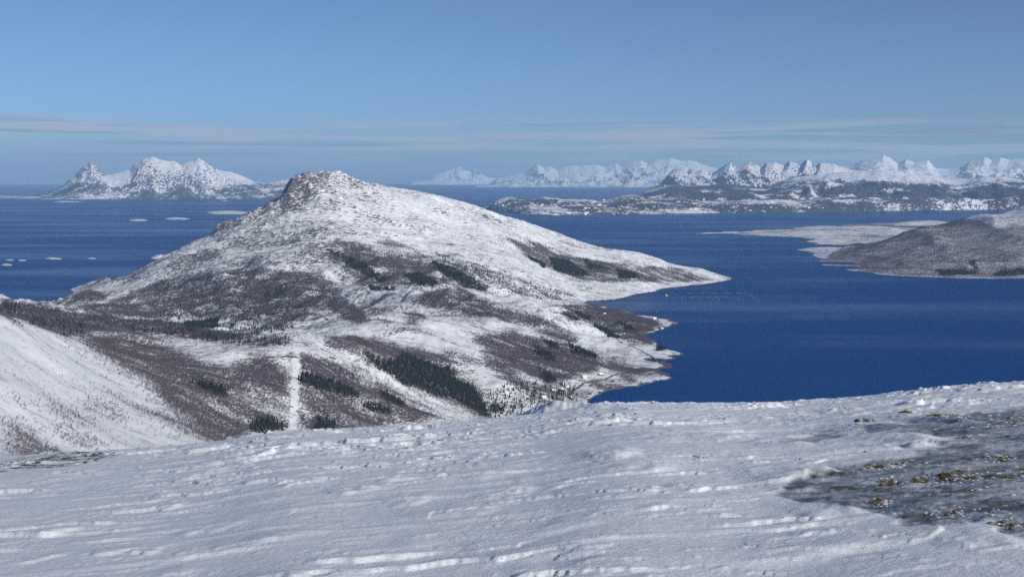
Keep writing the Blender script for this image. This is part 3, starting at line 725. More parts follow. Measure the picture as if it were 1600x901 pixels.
far_range('mountain_range', 'dark jagged crags streaked with snow right of the far white peaks', [(1000, 297), (1028, 289), (1042, 274), (1050, 265), (1058, 262), (1066, 261), (1075, 262), (1081, 270), (1088, 268), (1095, 265), (1104, 267), (1110, 272), (1122, 264), (1132, 257), (1140, 253), (1148, 259), (1156, 256), (1170, 252), (1180, 258), (1188, 262), (1195, 254), (1208, 252), (1214, 256), (1222, 258), (1230, 252), (1240, 254), (1247, 259), (1257, 249), (1264, 252), (1272, 260), (1278, 254), (1290, 255), (1300, 256), (1312, 262), (1330, 266), (1360, 268), (1400, 272), (1450, 276), (1520, 280), (1600, 284)],
          33000, 27000, 38000, 255, nu=620, nv=130, spur=0.55, rockiness=0.5, forest_top=300, forest=0.6, crestnoise=0.5, pw=1.15, wave=1400)
yb = [(750, 600 / tan_dep(325)), (800, 600 / tan_dep(333)), (830, 600 / tan_dep(337.5)), (1000, 600 / tan_dep(334.5)), (1200, 600 / tan_dep(331.5)), (1400, 600 / tan_dep(329)), (1800, 600 / tan_dep(325))]
far_range('wooded_hills', 'dark wooded foothills behind the town shore', [(985, 307), (1000, 299), (1030, 292), (1060, 288), (1080, 291), (1110, 290), (1140, 288), (1165, 291), (1195, 292), (1220, 282), (1250, 276), (1290, 271), (1340, 268), (1380, 266), (1420, 270), (1460, 278), (1500, 283), (1530, 277), (1560, 277), (1600, 283), (1680, 285), (1800, 288)],
          25500, 20500, 29000, 260, nu=520, nv=110, spur=0.6, rockiness=0.2, forest_top=480, forest=1.5, crestnoise=1.6, pw=1.1, wave=1500)
far_range('town_shore', 'low snowy shore with a spread out town beyond the fjord', [(748, 322), (762, 318), (785, 310), (797, 308), (812, 313), (830, 311), (850, 309), (880, 312), (910, 310), (945, 312), (970, 309), (990, 305), (1020, 308), (1100, 312), (1200, 312), (1300, 310), (1400, 311), (1500, 309), (1600, 310), (1800, 308)],
          20500, yb, 23500, 270, nu=620, nv=70, spur=0.5, rockiness=0.22, forest_top=360, forest=1.0, crestnoise=2.6, pw=0.9, wave=900)
far_range('outer_islands', 'thin chain of pale low islands before the far peaks', [(740, 291), (790, 288), (800, 287), (830, 288), (880, 287), (900, 285.5), (930, 288), (950, 289.5)], 66500, 65500, 68500, 280, nu=160, nv=30, spur=0.3, rockiness=0.15, forest=0.2, crestnoise=0.5, wave=900)

# ------------------------------------------------------------------ foreground snowfield around the viewpoint
EYE = 1.7
CREST = [(-400, 735), (-200, 724), (0, 714), (150, 706), (240, 700), (340, 691), (400, 679), (450, 674), (550, 671), (640, 665), (760, 656), (840, 650), (900, 641), (940, 634), (1000, 631.5), (1100, 631), (1180, 631), (1250, 629), (1330, 622), (1420, 613), (1500, 606), (1600, 598), (1800, 588), (2100, 575)]
CC = 0.00042
_cu = np.array([(q[0] - 800) / FPX for q in CREST]); _ct = np.array([tan_dep(q[1]) for q in CREST])
_uu = np.linspace(-1.4, 1.4, 1201)
_tt = np.interp(_uu, _cu, _ct)
_k = np.exp(-np.linspace(-2.2, 2.2, 61) ** 2); _k /= _k.sum()
_tt = np.convolve(np.pad(_tt, 30, mode='edge'), _k, mode='valid')
def fg_base(x, y):
    u = x / np.maximum(y, 0.5)
    s = np.interp(u, _uu, _tt) - 2 * math.sqrt(EYE * CC)
    s0 = np.interp(0.0, _uu, _tt) - 2 * math.sqrt(EYE * CC)
    s = s0 + (s - s0) * sstep(0.5, 6, y)
    r = np.maximum(y, 0)
    return CAM_Z - EYE - s * y - CC * r * r - 0.0012 * np.maximum(r - 110, 0) ** 2 * 0.35
ICE = [[(1195, 765), (1260, 742), (1340, 722), (1400, 712), (1480, 690), (1560, 672), (1640, 650), (1800, 640), (1800, 860), (1600, 838), (1570, 822), (1520, 812), (1470, 828), (1400, 818), (1370, 800), (1330, 792), (1250, 785)],
       [(1330, 680), (1400, 660), (1470, 648), (1560, 640), (1640, 636), (1640, 668), (1540, 676), (1440, 682)],
       [(1200, 690), (1260, 678), (1330, 668), (1300, 682), (1230, 692)]]
STRIP = [[(-20, 725), (60, 716), (110, 710), (175, 704), (160, 714), (100, 722), (40, 728), (-20, 735)]]
def wind_xy(x, y):
    return rot2(x, y, 9)
def fg_at(px, py):
    """foreground ground point under a photo pixel"""
    ys = np.geomspace(4, 110, 6000)
    dx, dy, dz = pix_dir(px, py)
    ray = CAM_Z + dz / dy * ys
    g = fg_base(dx / dy * ys, ys)
    k = np.argmax(ray <= g)
    return float(dx / dy * ys[k]), float(ys[k])
# distinct drifts and clods: photo pixel of the foot, length in pixels along the wind, depth m, height m
DRIFTS = [(780, 778, 120, .5, .07), (1330, 812, 170, .7, .10), (1275, 770, 130, .7, .08), (1455, 690, 190, 1.6, .17), (1400, 672, 150, 1.6, .12), (1250, 886, 520, .45, .075), (820, 884, 330, .35, .05),
          (960, 722, 120, 1.0, .16), (1010, 742, 170, .9, .10), (540, 776, 110, .6, .07), (700, 757, 240, .8, .06), (620, 795, 110, .5, .07), (700, 812, 180, .5, .05), (860, 838, 190, .35, .05), (1100, 690, 240, 1.6, .13), (1230, 700, 160, 1.3, .10),
          (300, 838, 130, .4, .06), (560, 870, 260, .35, .05), (390, 858, 210, .35, .055), (60, 842, 110, .5, .06), (1560, 862, 190, .5, .06), (1500, 742, 160, .6, .04), (430, 700, 120, 2.0, .14), (600, 690, 200, 2.2, .15), (250, 730, 160, 1.8, .10), (1490, 660, 150, 2.2, .18), (1210, 640, 80, 2.5, .2), (930, 640, 90, 3, .2)]
_dr = [(fg_at(a, b), c, d, e) for a, b, c, d, e in DRIFTS]
def h_fg(x, y, ice=None):
    z = fg_base(x, y)
    a, b = wind_xy(x, y)
    w1, w2 = fbm(x / 6, y / 6, 3, 0.5, 301), fbm(x / 5 + 9, y / 5, 3, 0.5, 302)
    a = a + 0.9 * w1; b = b + 0.35 * w2
    calm = 1.0 if ice is None else 1 - 0.7 * ice
    grow = np.clip(y / 22, 0.55, 2.6)
    z = z + 0.075 * grow * fbm(a / 17, b / 7.0, 4, 0.5, 303)
    # wind scoured steps: thin crusts of snow with a sharp edge to windward, feathering out behind
    def scarps(la, lb, amp, seed, cover, front):
        """la: length along the wind, lb: spacing across it"""
        ph = b / lb + 1.7 * fbm(a / la, b / (lb * 3.0), 4, .55, seed) + .35 * fbm(a / (la * .22), b / (lb * .9), 3, .6, seed + 4)
        cell = np.floor(ph); s_ = ph - cell
        m = fbm(a / (la * .8) + cell * 7.31, b * 0 + cell * 3.77, 3, .55, seed + 8)
        m = sstep(cover, cover + .28, m)
        return amp * m * sstep(0, front, s_) * np.clip(1 - s_, 0, 1) ** 1.25
    far_ = np.clip(y / 16, 1.0, 2.4)
    patch = sstep(-0.30, 0.35, fbm(x / 9, y / 7, 4, 0.55, 311))
    z = z + calm * far_ * scarps(5.5, 1.9, 0.072, 305, 0.05, .07) * (.3 + .7 * patch)
    z = z + calm * far_ * scarps(2.2, 0.66, 0.046, 307, -0.02, .09) * (.2 + .8 * patch)
    z = z + calm * far_ * scarps(0.9, 0.26, 0.018, 321, 0.05, .15) * (.35 + .65 * sstep(-.2, .4, fbm(x / 4, y / 3, 3, .55, 319)))
    f2 = fbm(a / 0.9, b / 0.30, 4, 0.6, 329)
    z = z + calm * 0.011 * sstep(0.27, 0.33, f2) * far_ * (.25 + .75 * patch)
    d = ridged(a / 9.5 + 2.2, b / 2.8, 3, 0.45, 309)
    z = z + calm * 0.035 * sstep(0.62, 1.0, d) * np.clip(y / 20, 0.7, 1.8)
    z = z + 0.0045 * fbm(x / .22, y / .16, 3, 0.6, 313) * np.clip(y / 10, .6, 2)
    for (cx, cy), ln, dp, ht in _dr:
        L = ln * cy / FPX * .5
        q = np.abs(x - cx) / L
        sel = (q < 1.3) & (np.abs(y - cy) < dp * 7)
        if not sel.any(): continue
        xx, yy = x[sel], y[sel]
        e = (xx - cx) / L
        foot = cy + dp * (0.8 * e * e + .8 * fbm(xx / (L * .9), yy / dp * .15, 2, .5, int(ln) % 50 + 360)) + .12 * (xx - cx)
        t = (yy - foot) / dp
        prof = sstep(0, .8, t) * (1 - sstep(.8, 4.0, t))
        taper = sstep(-1.25, .2, e) * (1 - sstep(.3, 1.25, e))
        z[sel] += .62 * ht * prof * taper * (.8 + .4 * fbm(xx / (.6 * L), yy / (dp * 1.2), 3, .5, 355))
    if ice is not None:
        z = z - 0.03 * ice + ice * (0.05 * np.clip(ridged(x / .7, y / .6, 5, 0.65, 317) - 0.25, 0, 1) + .012 * fbm(x / .12, y / .12, 3, .6, 318))
    # knoll past the brow, straight ahead
    kz = np.exp(-np.abs((x - 6.4) / 10.0) ** 2.6 - ((y - 168) / 24) ** 2)
    z = z + kz * 7.3 + kz * 1.3 * fbm(x / 3.5, y / 14, 4, .6, 330)
    return z
def fg_ice(x, y):
    z = fg_base(x, y); px, py = PROJ(x, y, z)
    jx = px + 60 * fbm(x / 2.2, y / 1.6, 5, .65, 341); jy = py + 20 * fbm(x / 2.2, y / 1.6, 5, .65, 343)
    m = np.zeros(x.shape)
    for p in ICE: m[in_poly(jx, jy, p)] = 1
    st = np.zeros(x.shape)
    for p in STRIP: st[in_poly(jx, jy, p)] = 1
    return m, st, px, py
def blur2(a, n):
    for ax in (0, 1):
        k = np.ones(n) / n
        a = np.apply_along_axis(lambda v: np.convolve(np.pad(v, n // 2, mode='edge'), k, mode='valid')[:len(v)], ax, a)
    return a
def snow_fg_mat():
    m, n, l, b = new_mat('windblown_snow')
    g = n.new('ShaderNodeNewGeometry')
    at = n.new('ShaderNodeAttribute'); at.attribute_name = 'Cover'
    sp = n.new('ShaderNodeSeparateColor'); l.new(at.outputs['Color'], sp.inputs[0])
    def noise(scale, det, rough):
        t = n.new('ShaderNodeTexNoise'); t.inputs['Scale'].default_value = scale; t.inputs['Detail'].default_value = det; t.inputs['Roughness'].default_value = rough
        l.new(g.outputs['Position'], t.inputs['Vector']); return t.outputs['Fac']
    def mix(fac, c0, c1):
        t = n.new('ShaderNodeMix'); t.data_type = 'RGBA'
        for i, v in ((0, fac), (6, c0), (7, c1)):
            if isinstance(v, tuple): t.inputs[i].default_value = v + (1,)
            else: l.new(v, t.inputs[i])
        return t.outputs[2]
    def rng_(v, a, c, d=0.0, e=1.0):
        t = n.new('ShaderNodeMapRange'); t.interpolation_type = 'SMOOTHSTEP'; l.new(v, t.inputs['Value'])
        for k, q in zip(('From Min', 'From Max', 'To Min', 'To Max'), (a, c, d, e)): t.inputs[k].default_value = q
        return t.outputs[0]
    big = noise(0.7, 5, 0.6); fine = noise(9.0, 5, 0.65)
    snow = mix(rng_(big, .3, .7), (0.80, 0.82, 0.87), (0.86, 0.875, 0.90))
    ice = mix(rng_(noise(2.5, 6, .65), .3, .7), (0.22, 0.235, 0.275), (0.46, 0.48, 0.53))
    soil = mix(rng_(fine, .35, .65), (0.035, 0.03, 0.03), (0.12, 0.095, 0.06))
    c1 = mix(sp.outputs[0], snow, ice)
    mu = n.new('ShaderNodeMath'); mu.operation = 'MULTIPLY'; l.new(sp.outputs[1], mu.inputs[0]); l.new(rng_(noise(3.5, 5, .65), .38, .54), mu.inputs[1])
    c2 = mix(mu.outputs[0], c1, soil)
    l.new(c2, b.inputs['Base Color'])
    ro = n.new('ShaderNodeMapRange'); ro.inputs['To Min'].default_value = 0.62; ro.inputs['To Max'].default_value = 0.36
    l.new(sp.outputs[0], ro.inputs['Value']); l.new(ro.outputs[0], b.inputs['Roughness'])
    b.inputs['Specular IOR Level'].default_value = 0.35
    bp = n.new('ShaderNodeBump'); bp.inputs['Strength'].default_value = 0.6; bp.inputs['Distance'].default_value = 0.02
    l.new(noise(18.0, 6, 0.7), bp.inputs['Height']); l.new(bp.outputs[0], b.inputs['Normal'])
    return m
M['snowfield'] = snow_fg_mat()
def build_fg():
    na, nr = 840, 700
    ang = R(1) * np.concatenate([np.linspace(-64, -27.5, 45, endpoint=False), np.linspace(-27.5, 27.5, na), np.linspace(27.5, 64, 46)[1:]])
    rr = np.concatenate([np.geomspace(0.8, 5.0, 45, endpoint=False), np.geomspace(5.0, 120, nr - 60), np.linspace(120, 330, 61)[1:]])
    A, RR = np.meshgrid(ang, rr)
    Y = RR; X = RR * np.tan(A)
    ice, strip, px, py = fg_ice(X, Y)
    ice = blur2(ice, 5) * (0.6 + 0.4 * sstep(-.35, .15, fbm(X / 1.6, Y / .9, 4, .6, 345)))
    Z = h_fg(X, Y, ice)
    soil = np.clip(strip + ice * sstep(-0.3, 0.2, fbm(X / 1.9, Y / .8, 5, .65, 351)), 0, 1)
    kn = np.exp(-(((X - 6.8) / 7) ** 2 + ((Y - 160) / 25) ** 2)) * sstep(-.1, .3, fbm(X / 2.2, Y / 6, 4, .6, 353))
    soil = np.maximum(soil, kn * .9)
    me = grid_mesh('snow_slope', X, Y, Z, np.stack([ice, soil, 0 * Z, 0 * Z + 1], -1))
    tag(link('snow_slope', me, M['snowfield']), 'wind carved snowfield falling away from the viewpoint', kind='structure')
build_fg()

# ------------------------------------------------------------------ trees
M['birch_bark'] = plain('birch_bark', (0.17, 0.15, 0.15), 0.8, 0.2)
M['birch_twigs'] = plain('birch_twigs', (0.14, 0.116, 0.148), 0.85, 0.1, var=0.25, scale=0.05)
M['spruce_bark'] = plain('spruce_bark', (0.07, 0.05, 0.04), 0.85, 0.2)
M['spruce_needles'] = plain('spruce_needles', (0.016, 0.030, 0.030), 0.7, 0.2, var=0.35, scale=0.1)
def birch_meshes(seed, nb=34, nt=3):
    """leafless mountain birch, 1 m tall unit: trunk(s) and a fan of fine upswept branches"""
    r = random.Random(seed)
    t, c = MB(), MB()
    for k in range(r.choice((1, 2, 2))):
        lean = r.uniform(0, 6.28); q = r.uniform(.03, .14)
        p0 = (r.uniform(-.03, .03), r.uniform(-.03, .03), -0.08); p1 = (q * .5 * math.cos(lean), q * .5 * math.sin(lean), .45); p2 = (q * math.cos(lean), q * math.sin(lean), .86)
        t.cone(p0, p1, .022, .014, 4); t.cone(p1, p2, .014, .004, 3)
        for i in range(nb):
            h = r.uniform(.14, .84); f = h / .86
            bx, by = q * f * math.cos(lean), q * f * math.sin(lean)
            a = r.uniform(0, 6.28); L = (.34 * (1 - .55 * abs(h - .4) / .5)) * r.uniform(.6, 1.15)
            tip = (bx + L * .72 * math.cos(a), by + L * .72 * math.sin(a), min(1.0, h + L * r.uniform(.5, .95)))
            w = r.uniform(.008, .015)
            s1 = (bx - w * math.sin(a), by + w * math.cos(a), h); s2 = (bx + w * math.sin(a), by - w * math.cos(a), h + .015)
            c.poly((s1, s2, tip))
            for j in range(nt):
                g = r.uniform(.35, .9)
                m = [s1[n] + (tip[n] - s1[n]) * g for n in range(3)]
                a2 = a + r.uniform(-1.2, 1.2); l2 = L * r.uniform(.3, .55)
                e = (m[0] + l2 * .6 * math.cos(a2), m[1] + l2 * .6 * math.sin(a2), m[2] + l2 * r.uniform(.3, .9))
                c.poly(((m[0], m[1], m[2]), (m[0] + .022 * math.sin(a2), m[1] - .022 * math.cos(a2), m[2] + .02), e))
    return t.mesh('birch_trunk'), c.mesh('birch_crown')
def spruce_meshes(seed, tiers=9, n=9):
    r = random.Random(seed)
    t, c = MB(), MB()
    t.cone((0, 0, -.06), (0, 0, .97), .022, .003, 5)
    for k in range(tiers):
        f = k / (tiers - 1); z = .10 + .84 * f; rad = .19 * (1 - f) ** .8 + .018
        for i in range(n):
            a = 6.283 * (i + r.uniform(-.3, .3)) / n + k; q = rad * r.uniform(.72, 1.18)
            top = z + .115 * (1 - .5 * f)
            wd = q * .42
            tip = (q * math.cos(a), q * math.sin(a), z - .05 * r.uniform(.4, 1.4))
            l_ = (q * .5 * math.cos(a) - wd * math.sin(a), q * .5 * math.sin(a) + wd * math.cos(a), z + .018)
            r_ = (q * .5 * math.cos(a) + wd * math.sin(a), q * .5 * math.sin(a) - wd * math.cos(a), z + .018)
            c.poly(((0, 0, top), l_, tip)); c.poly(((0, 0, top), tip, r_))
    return t.mesh('spruce_trunk'), c.mesh('spruce_crown')
BIRCHES = [birch_meshes(s) for s in (1, 2, 3, 4, 5)]
SPRUCES = [spruce_meshes(s) for s in (11, 12, 13, 14)]
for t_, c_ in BIRCHES: t_.materials.append(M['birch_bark']); c_.materials.append(M['birch_twigs'])
for t_, c_ in SPRUCES: t_.materials.append(M['spruce_bark']); c_.materials.append(M['spruce_needles'])
def joined(pair, name):
    t, c = pair
    v = [tuple(q.co) for q in t.vertices]; b = len(v); v += [tuple(q.co) for q in c.vertices]
    f = [tuple(p.vertices) for p in t.polygons]; nt = len(f); f += [tuple(i + b for i in p.vertices) for p in c.polygons]
    me = bpy.data.meshes.new(name); me.from_pydata(v, [], f)
    me.materials.append(t.materials[0]); me.materials.append(c.materials[0])
    me.polygons.foreach_set('material_index', [0] * nt + [1] * (len(f) - nt)); me.update()
    return bpy.data.objects.new(name, me)          # a mould for the mass planting, never placed in the scene itself
MOULD_BIRCH = [joined(p, 'birch_mould') for p in BIRCHES]
MOULD_SPRUCE = [joined(p, 'spruce_mould') for p in SPRUCES]
def scatter_group(moulds, name):
    ng = bpy.data.node_groups.new(name, 'GeometryNodeTree')
    ng.interface.new_socket('Geometry', in_out='INPUT', socket_type='NodeSocketGeometry')
    ng.interface.new_socket('Geometry', in_out='OUTPUT', socket_type='NodeSocketGeometry')
    n, l = ng.nodes, ng.links
    gi, go = n.new('NodeGroupInput'), n.new('NodeGroupOutput')
    iop = n.new('GeometryNodeInstanceOnPoints'); iop.inputs['Pick Instance'].default_value = True
    jn = n.new('GeometryNodeJoinGeometry')
    for o in moulds:
        oi = n.new('GeometryNodeObjectInfo'); oi.inputs['Object'].default_value = o; oi.inputs['As Instance'].default_value = True
        l.new(oi.outputs['Geometry'], jn.inputs[0])
    def attr(nm, typ):
        a = n.new('GeometryNodeInputNamedAttribute'); a.data_type = typ; a.inputs['Name'].default_value = nm
        return a.outputs['Attribute']
    l.new(gi.outputs[0], iop.inputs['Points']); l.new(jn.outputs[0], iop.inputs['Instance'])
    l.new(attr('pick', 'INT'), iop.inputs['Instance Index'])
    l.new(attr('turn', 'FLOAT_VECTOR'), iop.inputs['Rotation']); l.new(attr('size', 'FLOAT_VECTOR'), iop.inputs['Scale'])
    l.new(iop.outputs[0], go.inputs[0])
    return ng
NG_BIRCH = scatter_group(MOULD_BIRCH, 'birch_planting'); NG_SPRUCE = scatter_group(MOULD_SPRUCE, 'spruce_planting')
def forest(name, label, pts, size, wide, ng, npick):
    me = bpy.data.meshes.new(name); n = len(pts)
    me.vertices.add(n); me.vertices.foreach_set('co', np.ascontiguousarray(pts, np.float32).ravel())
    a = me.attributes.new('pick', 'INT', 'POINT'); a.data.foreach_set('value', rng.integers(0, npick, n).astype(np.int32))
    rt = np.zeros((n, 3), np.float32); rt[:, 2] = rng.uniform(0, 6.283, n); rt[:, :2] = rng.normal(0, .05, (n, 2))
    a = me.attributes.new('turn', 'FLOAT_VECTOR', 'POINT'); a.data.foreach_set('vector', rt.ravel())
    sz = np.stack([size * wide, size * wide, size], 1).astype(np.float32)
    a = me.attributes.new('size', 'FLOAT_VECTOR', 'POINT'); a.data.foreach_set('vector', sz.ravel())
    me.update()
    o = link(name, me); md = o.modifiers.new('planting', 'NODES'); md.node_group = ng
    return tag(o, label, kind='stuff')
def candidates(x0, x1, y0, y1, sp):
    gx, gy = np.meshgrid(np.arange(x0, x1, sp), np.arange(y0, y1, sp))
    x = gx.ravel() + rng.uniform(-.5, .5, gx.size) * sp * 1.5; y = gy.ravel() + rng.uniform(-.5, .5, gx.size) * sp * 1.5
    return x, y
def plant(hf, polys, x0, x1, y0, y1, sp, seed, use_vis=True, edge=0.5, cut=False, fov=0.50, soft=1.0, base=0.0):
    x, y = candidates(x0, x1, y0, y1, sp)
    k = np.abs(x) < y * fov
    if use_vis: k &= visible(x, y)
    x, y = x[k], y[k]
    z = hf(x, y); k = z > 2.0; x, y, z = x[k], y[k], z[k]
    px, py = PROJ(x, y, z); wx, wy = wobble(x, y, px, py)
    kk = np.clip(2800.0 / np.maximum(y, 800), 0.4, 1.4) * soft * (1 - .5 * (y > 3600))
    d = density(polys, wx + rng.normal(0, 8, len(x)) * kk, wy + rng.normal(0, 3, len(x)) * kk)
    xr, yr = rot2(x, y, -14)
    d = d * np.clip(1 + 1.5 * fbm(xr / 190, yr / 55, 4, .6, seed + 3), 0.12, 1.4) if soft > .5 else d
    if base > 0:
        d = np.maximum(d, base * sstep(0.05, .6, fbm(xr / 220, yr / 60, 4, .6, seed + 5)) * (1 - sstep(200, 330, z)))
    if cut: d = d * cut_mask(px, py)
    cl = fbm(x / 38, y / 30, 4, .6, seed)
    d = d * np.clip(1 + edge * 1.6 * cl, 0.05, 1.5)
    k = rng.uniform(0, 1, len(x)) < d
    return np.stack([x, y, z], 1)[k], np.stack([px, py], 1)[k]
def main_h(x, y): return h_main(x, y)

def singles(kind, pts, size, wide, pairs, label, group):
    """the trees that show largest, each a thing with its own trunk and crown"""
    for i in range(len(pts)):
        t, c = pairs[i % len(pairs)]
        o = empty(kind + '_tree', tuple(float(v) for v in pts[i]), float(rng.uniform(0, 6.283)))
        o.scale = (float(size[i] * wide[i]), float(size[i] * wide[i]), float(size[i]))
        lb, gr = (label(i), group(i)) if callable(label) else (label, group)
        tag(o, lb, 'tree', gr)
        link('trunk', t, None, o); link('crown', c, None, o)

def grow_forests():
    # left snow slope
    p, q = plant(main_h, BIRCH[-10:], -950, -150, 1050, 2300, 3.2, 401, edge=0.9)
    size = rng.uniform(2.6, 5.6, len(p)); wide = rng.uniform(.75, 1.15, len(p))
    app = size / p[:, 1]
    order = np.argsort(-app); o1 = order[:300]; o2 = order[300:]
    qb = q[o1]
    def where_b(i):
        x, y = qb[i]
        if x < 75 and y > 646: return 'the thick band at the left edge just above the foreground brow'
        if x < 75: return 'the thin upper band at the left edge of the white slope'
        if y > 660 and x < 185: return 'the broad middle band on the lower white slope'
        if x < 145: return 'the slanting upper band on the white slope'
        if x < 215: return 'the dense clump halfway along the white slope'
        return 'the right hand rows of the white slope above the wooded valley'
    singles('birch', p[o1], size[o1], wide[o1], BIRCHES, lambda i: 'bare birch in ' + where_b(i), lambda i: 'birches in ' + where_b(i))
    forest('birch_scrub', 'thin bare birch scrub spread over the left snow slope', p[o2], size[o2], wide[o2], NG_BIRCH, 5)
    # near ridge
    p, q = plant(main_h, [(min(1.5, 1.4 * k), v) for k, v in BIRCH[:-10]], -1300, 900, 1800, 3600, 3.1, 405, cut=True, base=0.2, edge=.5)
    size = rng.uniform(3.6, 7.2, len(p)); wide = rng.uniform(.85, 1.2, len(p))
    forest('birch_forest', 'grey purple bare birch wood on the near ridge either side of the cut swath', p, size, wide, NG_BIRCH, 5)
    n0 = len(p)
    p, q = plant(main_h, [(min(1.5, 1.35 * k), v) for k, v in BIRCH[:-10]], -2600, 1500, 3600, 7000, 4.7, 407, base=0.34, edge=.6)
    size = rng.uniform(4.5, 8.5, len(p)); wide = rng.uniform(1.0, 1.5, len(p))
    forest('birch_forest', 'bare birch woods in bands across the main mountain and its shore', p, size, wide, NG_BIRCH, 5)
    n1 = len(p)
    # spruce
    ps, q = plant(main_h, SPRUCE, -2600, 1500, 1800, 7000, 5.0, 409, edge=0.35, soft=0.35)
    size = rng.uniform(7, 15, len(ps)) * np.where(ps[:, 1] > 3600, 0.95, 1.0); wide = rng.uniform(.8, 1.25, len(ps))
    order = np.argsort(-(size / ps[:, 1])); o1 = order[:300]; o2 = order[300:]
    qq = q[o1]
    def where_s(i):
        x, y = qq[i]
        if x < 375: return 'the small stand far left of the cut swath on the ridge'
        if x < 455: return 'the stand at the foot of the cut swath, on its left'
        if y > 650 and x < 540: return 'the stand at the foot of the cut swath, on its right'
        if x < 564: return 'the long row slanting down right of the cut swath'
        if y > 608 and x < 645: return 'the two short rows between the swath and the big stand'
        return 'the big planted stand on the near ridge'
    def lab(i): return 'dark spruce in ' + where_s(i)
    def grp(i): return 'spruces in ' + where_s(i)
    singles('spruce', ps[o1], size[o1], wide[o1], SPRUCES, lab, grp)
    forest('spruce_forest', 'dark blue green planted spruce stands on the mountain sides', ps[o2], size[o2], wide[o2], NG_SPRUCE, 4)
    # hill across the fjord
    p, q = plant(h_hill, HILL_WOOD, 2000, 4600, 6600, 8900, 6.5, 411, use_vis=False, fov=0.56)
    size = rng.uniform(5, 9, len(p)); wide = rng.uniform(1.1, 1.6, len(p))
    forest('birch_forest', 'brown grey bare wood covering the hill across the fjord', p, size, wide, NG_BIRCH, 5)
    p2, q = plant(h_hill, HILL_SPRUCE, 2000, 4600, 6600, 8900, 6.5, 413, use_vis=False, fov=0.56)
    size = rng.uniform(9, 16, len(p2)); wide = rng.uniform(.9, 1.3, len(p2))
    forest('spruce_forest', 'small dark spruce stands at the foot of the hill across the fjord', p2, size, wide, NG_SPRUCE, 4)
    print('TREES', n0, n1, len(ps), len(p), len(p2))
grow_forests()

# ------------------------------------------------------------------ finding ground under a photo pixel
def ground(px, py, ymin=1900, ymax=6800, hf=None):
    ys = np.arange(ymin, ymax, 3.0)
    dx, dy, dz = pix_dir(px, py)
    x = dx / dy * ys
    g = np.maximum((hf or h_main)(x, ys), 0)
    k = np.argmax(CAM_Z + dz / dy * ys <= g)
    return float(x[k]), float(ys[k]), float(g[k])

# ------------------------------------------------------------------ road and track by the shore
M['road'] = plain('road_surface', (0.13, 0.115, 0.105), 0.85, 0.2, var=.2, scale=.3)
def ribbon(name, label, pix, width, lift=0.9):
    p = np.array([ground(*q) for q in pix])[:, :2]
    seg = np.concatenate([[0], np.cumsum(np.hypot(*np.diff(p, axis=0).T))])
    t = np.arange(0, seg[-1], 6.0)
    c = np.stack([np.interp(t, seg, p[:, 0]), np.interp(t, seg, p[:, 1])], 1)
    for _ in range(6): c[1:-1] = .25 * c[:-2] + .5 * c[1:-1] + .25 * c[2:]
    d = np.gradient(c, axis=0); d /= np.linalg.norm(d, axis=1)[:, None]
    nrm = np.stack([-d[:, 1], d[:, 0]], 1)
    off = np.linspace(width / 2, -width / 2, 4)
    X = c[:, 0][:, None] + nrm[:, 0][:, None] * off; Y = c[:, 1][:, None] + nrm[:, 1][:, None] * off
    zc = np.maximum(h_main(X, Y).max(1), 1.5)
    Z = np.repeat(zc[:, None], 4, 1) + lift
    Z[:, 0] -= .25; Z[:, 3] -= .25
    tag(link(name, grid_mesh(name, X, Y, Z), M['road']), label, kind='structure')
ribbon('road', 'bare shore road winding past the red houses', [(893, 625), (886, 619), (897, 609), (910, 600), (922, 596), (941, 594), (950, 591), (964, 585), (976, 582), (1009, 581), (1022, 580), (1034, 576), (1041, 571)], 8.0)
ribbon('track', 'dark track climbing along the edge of the snow slab', [(962, 528), (985, 540), (1005, 550), (1020, 558), (1034, 570)], 5.0)

